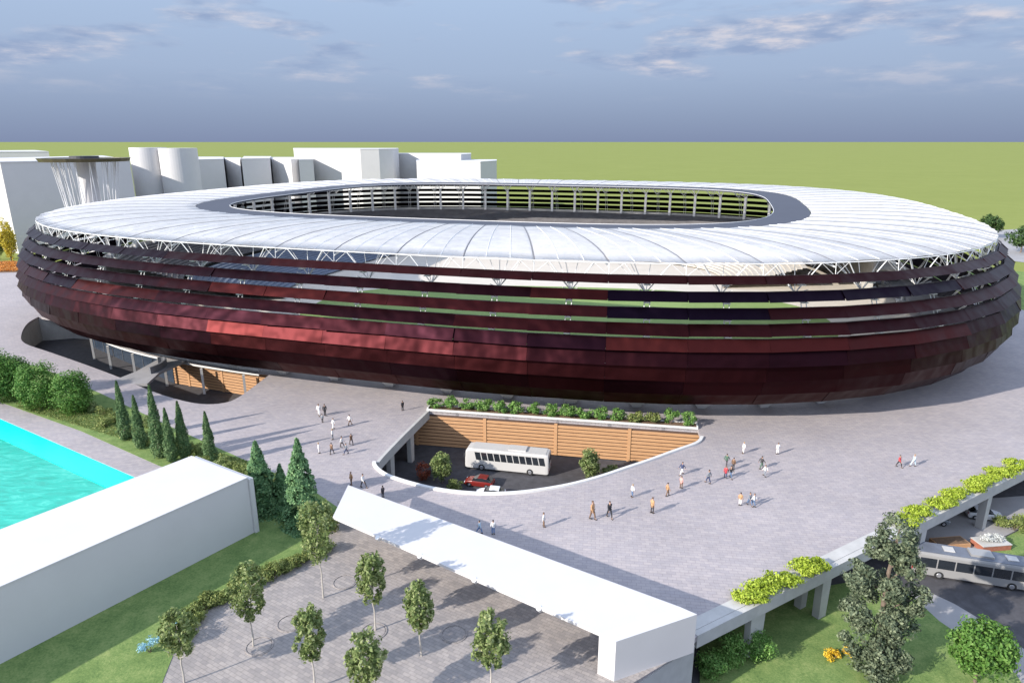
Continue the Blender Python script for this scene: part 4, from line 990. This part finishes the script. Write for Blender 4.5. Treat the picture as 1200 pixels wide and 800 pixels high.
def person_meshes(stride, armsw, coat):
    # faces -Y. stride>0: right leg forward
    V = []; E = []; R = []
    def v(p, r, par=None):
        V.append(p); R.append(r)
        if par is not None: E.append((par, len(V) - 1))
        return len(V) - 1
    pel = v((0, 0, .95), (.15, .11)); wa = v((0, 0, 1.10), (.135, .10), pel); ch = v((0, .0, 1.30), (.165, .115), wa); nb = v((0, .01, 1.45), (.075, .07), ch); nk = v((0, .0, 1.53), .055, nb)
    hd = v((0, -.015, 1.62), (.078, .09), nk); tp = v((0, -.01, 1.72), (.07, .085), hd)
    J = {}
    for sx in (-1, 1):
        f = stride * sx
        hip = v((sx * .09, 0, .88), .095, pel); kn = v((sx * .10, -.22 * f - .03, .50), .062, hip); an = v((sx * .10, -.36 * f if f > 0 else -.30 * f, .09 + (.05 if f < 0 else 0)), .042, kn)
        toe = v((sx * .11, V[an][1] - .17, .045 + (.0 if f >= 0 else -.005)), .036, an)
        sh = v((sx * .19, .01, 1.40), .062, ch); ag = -armsw * sx
        el = v((sx * .25, -.18 * ag + .03, 1.14), .043, sh); wr = v((sx * .26, -.32 * ag - .04, .90), .030, el); pm = v((sx * .262, V[wr][1] - .02, .83), (.026, .034), wr)
        for k in range(4): v((sx * .262, V[pm][1] - .036 + .022 * k, .745 + .006 * abs(k - 1.5)), .009, pm)
        v((sx * .235, V[pm][1] - .045, .80), .010, pm)
        J[sx] = (hip, kn, an, toe, sh, el, wr)
    body = skin_mesh('body', V, E, R)
    # face: nose, ears, eyes folded into the body mesh
    bm = bmesh.new(); bm.from_mesh(body)
    for (p, s_) in (((0, -.108, 1.625), (.014, .02, .022)), ((.082, 0, 1.63), (.012, .022, .032)), ((-.082, 0, 1.63), (.012, .022, .032)), ((0, -.098, 1.585), (.024, .008, .006))):
        r = bmesh.ops.create_icosphere(bm, subdivisions=1, radius=1.0)
        for q in r['verts']: q.co = Vector((q.co.x * s_[0] + p[0], q.co.y * s_[1] + p[1], q.co.z * s_[2] + p[2]))
    bm.to_mesh(body); bm.free()
    # eyes
    ey = MB()
    for sx in (-1, 1): ey.tube((sx * .03, -.095, 1.645), (sx * .03, -.104, 1.645), .010, n=8)
    # top
    V2 = []; E2 = []; R2 = []
    def w(p, r, par=None):
        V2.append(p); R2.append(r)
        if par is not None: E2.append((par, len(V2) - 1))
        return len(V2) - 1
    lo_z = .62 if coat else .90
    b0 = w((0, 0, 1.02), (.165, .128)); b1 = w((0, 0, 1.12), (.15, .118), b0); b2 = w((0, 0, 1.31), (.182, .132), b1); b3 = w((0, .01, 1.455), (.085, .08), b2)
    w((0, 0, .90), (.17, .135), b0)
    if coat: w((0, 0, lo_z), (.20, .19), len(V2) - 1)
    for sx in (-1, 1):
        a = w(V[J[sx][4]], .075, b2); b_ = w(V[J[sx][5]], .056, a); w(V[J[sx][6]], .043, b_)
    top = skin_mesh('top', V2, E2, R2)
    V3 = []; E3 = []; R3 = []
    def x(p, r, par=None):
        V3.append(p); R3.append(r)
        if par is not None: E3.append((par, len(V3) - 1))
        return len(V3) - 1
    c0 = x((0, 0, .97), (.155, .12))
    for sx in (-1, 1):
        a = x(V[J[sx][0]], .108, c0); b_ = x(V[J[sx][1]], .078, a); an = V[J[sx][2]]; x((an[0], an[1], an[2] + .03), .058, b_)
    tro = skin_mesh('trousers', V3, E3, R3)
    # hair
    hb = bmesh.new(); bmesh.ops.create_uvsphere(hb, u_segments=14, v_segments=9, radius=1)
    for q in hb.verts: q.co = Vector((q.co.x * .092, q.co.y * .105 + .012, q.co.z * .095 + 1.685))
    dl = [f for f in hb.faces if f.calc_center_median().y < -.03 and f.calc_center_median().z < 1.70]; bmesh.ops.delete(hb, geom=dl, context='FACES')
    hair = bpy.data.meshes.new('hair'); hb.to_mesh(hair); hb.free(); hair.shade_smooth()
    sh = MB()
    for sx in (-1, 1):
        an = V[J[sx][2]]; z = an[2] - .09
        sh.hexa([(an[0] - .05, an[1] - .21, z), (an[0] + .05, an[1] - .21, z), (an[0] + .05, an[1] + .07, z), (an[0] - .05, an[1] + .07, z), (an[0] - .04, an[1] - .18, z + .06), (an[0] + .04, an[1] - .18, z + .06), (an[0] + .045, an[1] + .06, z + .12), (an[0] - .045, an[1] + .06, z + .12)])
    def mesh_of(mb, nme):
        m_ = bpy.data.meshes.new(nme); m_.from_pydata(mb.v, [], mb.f); return m_
    out = {'body': body, 'top': top, 'trousers': tro, 'hair': hair, 'shoes': mesh_of(sh, 'shoes'), 'eyes': mesh_of(ey, 'eyes')}
    for m_ in out.values():
        m_.materials.clear(); m_.materials.append(SKIN)
    return out
PM = [person_meshes(0.1, 0.1, False), person_meshes(1.0, 1.0, False), person_meshes(-.9, -.8, False), person_meshes(.6, .5, True), person_meshes(-.15, -.2, True)]
def person(uv, pose, topc, botc, hair, label, heading, scale=1.0, group='people walking on the plaza'):
    pm = PM[pose]; p = G(*uv)
    def mk(name, me, mat, par):
        o = bpy.data.objects.new(name, me); COL.objects.link(o); o.parent = par
        o.material_slots[0].link = 'OBJECT'; o.material_slots[0].material = mat; return o
    o = mk('person', pm['body'], SKIN, None); o.location = (p.x, p.y, 0.004); o.rotation_euler[2] = heading; o.scale = (scale,) * 3
    tag(o, label, 'person', group)
    mk('coat' if pose >= 3 else 'top', pm['top'], CLO[topc], o); mk('trousers', pm['trousers'], CLO[botc], o); mk('hair', pm['hair'], HAIR[hair], o)
    mk('shoes', pm['shoes'], SHOE, o); mk('eyes', pm['eyes'], HAIR[0], o)
PEOPLE = [
 ((374, 487), 3, 'white', 'white', 1, 'person in a long white coat beside one in black, nearest the stadium on the left', 1.15),
 ((381, 487), 3, 'black', 'black', 0, 'person in a long black coat beside one in white', 1.15),
 ((378, 495), 0, 'grey', 'dark', 0, 'small person in grey just in front of the black and white coated pair', .85),
 ((410, 498), 1, 'white', 'brown', 0, 'person in white top and brown trousers, right of the left crowd', 1.),
 ((391, 503), 3, 'white', 'white', 1, 'person in white coat walking away in the middle of the left crowd', 1.05),
 ((390, 515), 0, 'white', 'grey', 2, 'fair haired person in white top and grey trousers in the left crowd', 1.),
 ((401, 524), 2, 'white', 'dark', 0, 'person in white top and dark trousers near the front of the left crowd', 1.),
 ((412, 521), 1, 'brown', 'dark', 0, 'person in brown top at the right end of the left crowd', 1.),
 ((406, 532), 1, 'grey', 'navy', 0, 'person in grey top and navy trousers at the front of the left crowd', .95),
 ((389, 532), 2, 'brown', 'black', 0, 'person in brown top and black trousers at the front of the left crowd', 1.),
 ((374, 531), 0, 'white', 'white', 2, 'person all in white at the left front of the left crowd', .95),
 ((472, 481), 0, 'black', 'black', 0, 'lone person in black near the corner of the bus court', 1.),
 ((412, 568), 0, 'tan', 'brown', 1, 'person in tan top left of another behind the canopy tip', 1.05),
 ((426, 571), 1, 'white', 'dark', 0, 'person in white top and dark trousers behind the canopy tip', 1.1),
 ((449, 583), 0, 'dark', 'dark', 0, 'person in dark clothes just behind the canopy roof', .95),
 ((694, 608), 3, 'tan', 'brown', 1, 'tall person in a long tan coat left of one in a black suit', 1.35),
 ((714, 606), 1, 'black', 'black', 0, 'person in a black suit walking right of a tan coat', 1.2),
 ((741, 582), 0, 'white', 'denim', 2, 'person in white top and jeans behind the curved parapet', 1.),
 ((764, 601), 4, 'tan', 'dark', 1, 'person in tan coat standing apart, frontmost right of the suit', 1.2),
 ((782, 581), 3, 'tan', 'brown', 0, 'person in short tan coat in the middle of the right crowd', 1.05),
 ((798, 572), 4, 'pink', 'brown', 1, 'person in pinkish coat just in front of the one in navy', 1.),
 ((799, 556), 1, 'navy', 'white', 0, 'person in navy top and white trousers near the parapet end', 1.05),
 ((830, 566), 2, 'grey', 'navy', 0, 'person in grey top and navy trousers walking alone', 1.1),
 ((851, 546), 1, 'green', 'dark', 0, 'person in dark green top at the back of the crowd', 1.05),
 ((859, 550), 0, 'brown', 'dark', 0, 'person in brown top beside the dark green one', 1.),
 ((850, 560), 3, 'red', 'navy', 1, 'person in red coat in the middle of the crowd', 1.),
 ((856, 560), 2, 'black', 'denim', 0, 'person in black top and jeans next to the red coat', 1.),
 ((871, 531), 0, 'white', 'white', 2, 'person all in white nearest the stadium on the right', 1.),
 ((892, 549), 1, 'dark', 'green', 0, 'person in dark top at the right rim of the crowd', 1.05),
 ((896, 558), 2, 'white', 'grey', 1, 'person in white top and grey trousers at the right rim of the crowd', .95),
 ((867, 592), 0, 'tan', 'white', 0, 'person in tan top and white trousers left of a couple in jeans', 1.),
 ((878, 592), 1, 'grey', 'denim', 0, 'left one of the close pair in jeans', 1.),
 ((883, 593), 2, 'white', 'denim', 1, 'right one of the close pair in jeans', .98),
 ((911, 532), 0, 'white', 'white', 1, 'slim person in white standing alone on the right of the plaza', 1.),
 ((1053, 547), 1, 'red', 'black', 0, 'person in red top and black trousers far right on the plaza', 1.),
 ((1070, 546), 2, 'pale blue', 'pale blue', 2, 'person in pale blue walking beside the red top', 1.),
 ((562, 625), 1, 'pale blue', 'blue', 0, 'person in pale blue top and blue trousers behind the middle of the canopy', .95),
 ((578, 626), 0, 'white', 'blue', 0, 'person in white top and blue trousers in the canopy shade', 1.05),
 ((637, 617), 4, 'white', 'brown', 1, 'person in white coat and brown trousers between canopy and parapet', 1.05),
]
for i, (uv, pose, tc, bc, hr, lab, s_) in enumerate(PEOPLE):
    person(uv, pose, tc, bc, hr, lab, random.uniform(0, 2 * PI), s_)

# ================================================================== LIGHT, SKY, CAMERA
SD = Vector((-0.85, -0.527, 0)).normalized(); EL = math.radians(25.5)
sun = bpy.data.lights.new('sun', 'SUN'); sun.energy = 4.3; sun.angle = math.radians(.6); sun.color = (1, .93, .84)
so = bpy.data.objects.new('sun', sun); COL.objects.link(so)
dirv = Vector((SD.x * math.cos(EL), SD.y * math.cos(EL), math.sin(EL))); so.rotation_euler = dirv.to_track_quat('Z', 'Y').to_euler(); so.location = (-60, -40, 80)
w = bpy.data.worlds.new('World'); sc.world = w; w.use_nodes = True; nt = w.node_tree
bg = nt.nodes['Background']; bg.inputs['Strength'].default_value = 0.15
sky = N(nt, 'ShaderNodeTexSky', sky_type='NISHITA'); sky.sun_disc = False; sky.sun_elevation = EL; sky.sun_rotation = math.atan2(SD.x, SD.y)
sky.air_density = 1.0; sky.dust_density = .6; sky.ozone_density = 2.0
tc = N(nt, 'ShaderNodeTexCoord'); sx = N(nt, 'ShaderNodeSeparateXYZ'); nt.links.new(tc.outputs['Generated'], sx.inputs[0])
mp = N(nt, 'ShaderNodeMapping'); mp.inputs['Scale'].default_value = (5.5, 5.5, 26.0); mp.inputs['Location'].default_value = (5.3, 3.1, 1.9); nt.links.new(tc.outputs['Generated'], mp.inputs['Vector'])
n1 = N(nt, 'ShaderNodeTexNoise', Scale=1.0, Detail=6.0, Roughness=.5, Distortion=.1); nt.links.new(mp.outputs[0], n1.inputs['Vector'])
# distant grey-blue cloud bank low in the sky, brightened overhead as added fill light
bank_fill = ramp(nt, sx.outputs['Z'], [(0.0, (.92, 1.13, 1.72)), (0.03, (1.1, 1.38, 2.0)), (0.09, (1.48, 1.88, 2.62)), (0.2, (1.75, 2.3, 3.2)), (0.34, (3.9, 4.6, 6.0)), (0.8, (4.2, 5.0, 6.7))])
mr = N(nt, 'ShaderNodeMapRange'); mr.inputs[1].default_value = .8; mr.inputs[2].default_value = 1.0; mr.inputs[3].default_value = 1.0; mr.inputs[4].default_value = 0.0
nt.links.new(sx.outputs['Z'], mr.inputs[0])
mx = N(nt, 'ShaderNodeMix', data_type='RGBA'); nt.links.new(mr.outputs[0], mx.inputs[0]); nt.links.new(sky.outputs[0], mx.inputs[6]); nt.links.new(bank_fill, mx.inputs[7])
# clouds
cl = ramp(nt, n1.outputs['Fac'], [(0.49, (0, 0, 0)), (0.61, (1, 1, 1))])
n2 = N(nt, 'ShaderNodeTexNoise', Scale=2.6, Detail=6.0, Roughness=.6); nt.links.new(mp.outputs[0], n2.inputs['Vector'])
cc = ramp(nt, n2.outputs['Fac'], [(0.40, (1.15, 1.5, 2.3)), (0.52, (1.7, 1.95, 2.6)), (0.64, (2.9, 2.75, 2.95))])
band = ramp(nt, sx.outputs['Z'], [(0.05, (0, 0, 0)), (0.10, (.8, .8, .8)), (.26, (.8, .8, .8)), (.34, (0, 0, 0))])
mu = N(nt, 'ShaderNodeMath', operation='MULTIPLY'); nt.links.new(cl, mu.inputs[0]); nt.links.new(band, mu.inputs[1])
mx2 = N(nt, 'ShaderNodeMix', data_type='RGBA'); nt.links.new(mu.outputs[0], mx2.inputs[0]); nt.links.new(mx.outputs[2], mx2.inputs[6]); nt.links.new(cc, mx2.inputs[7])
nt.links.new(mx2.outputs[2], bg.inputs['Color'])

cam = bpy.data.cameras.new('camera'); co = bpy.data.objects.new('camera', cam); COL.objects.link(co); sc.camera = co
co.location = (0, 0, HC); co.rotation_euler = (PI / 2 - PITCH, 0, 0)
cam.sensor_width = 36; cam.lens = F / 1200 * 36; cam.clip_start = .5; cam.clip_end = 150000
sc.view_settings.view_transform = 'Standard'; sc.view_settings.look = 'None'; sc.view_settings.gamma = 1; sc.view_settings.exposure = 0.74
sc.cycles.max_bounces = 8; sc.cycles.transparent_max_bounces = 12
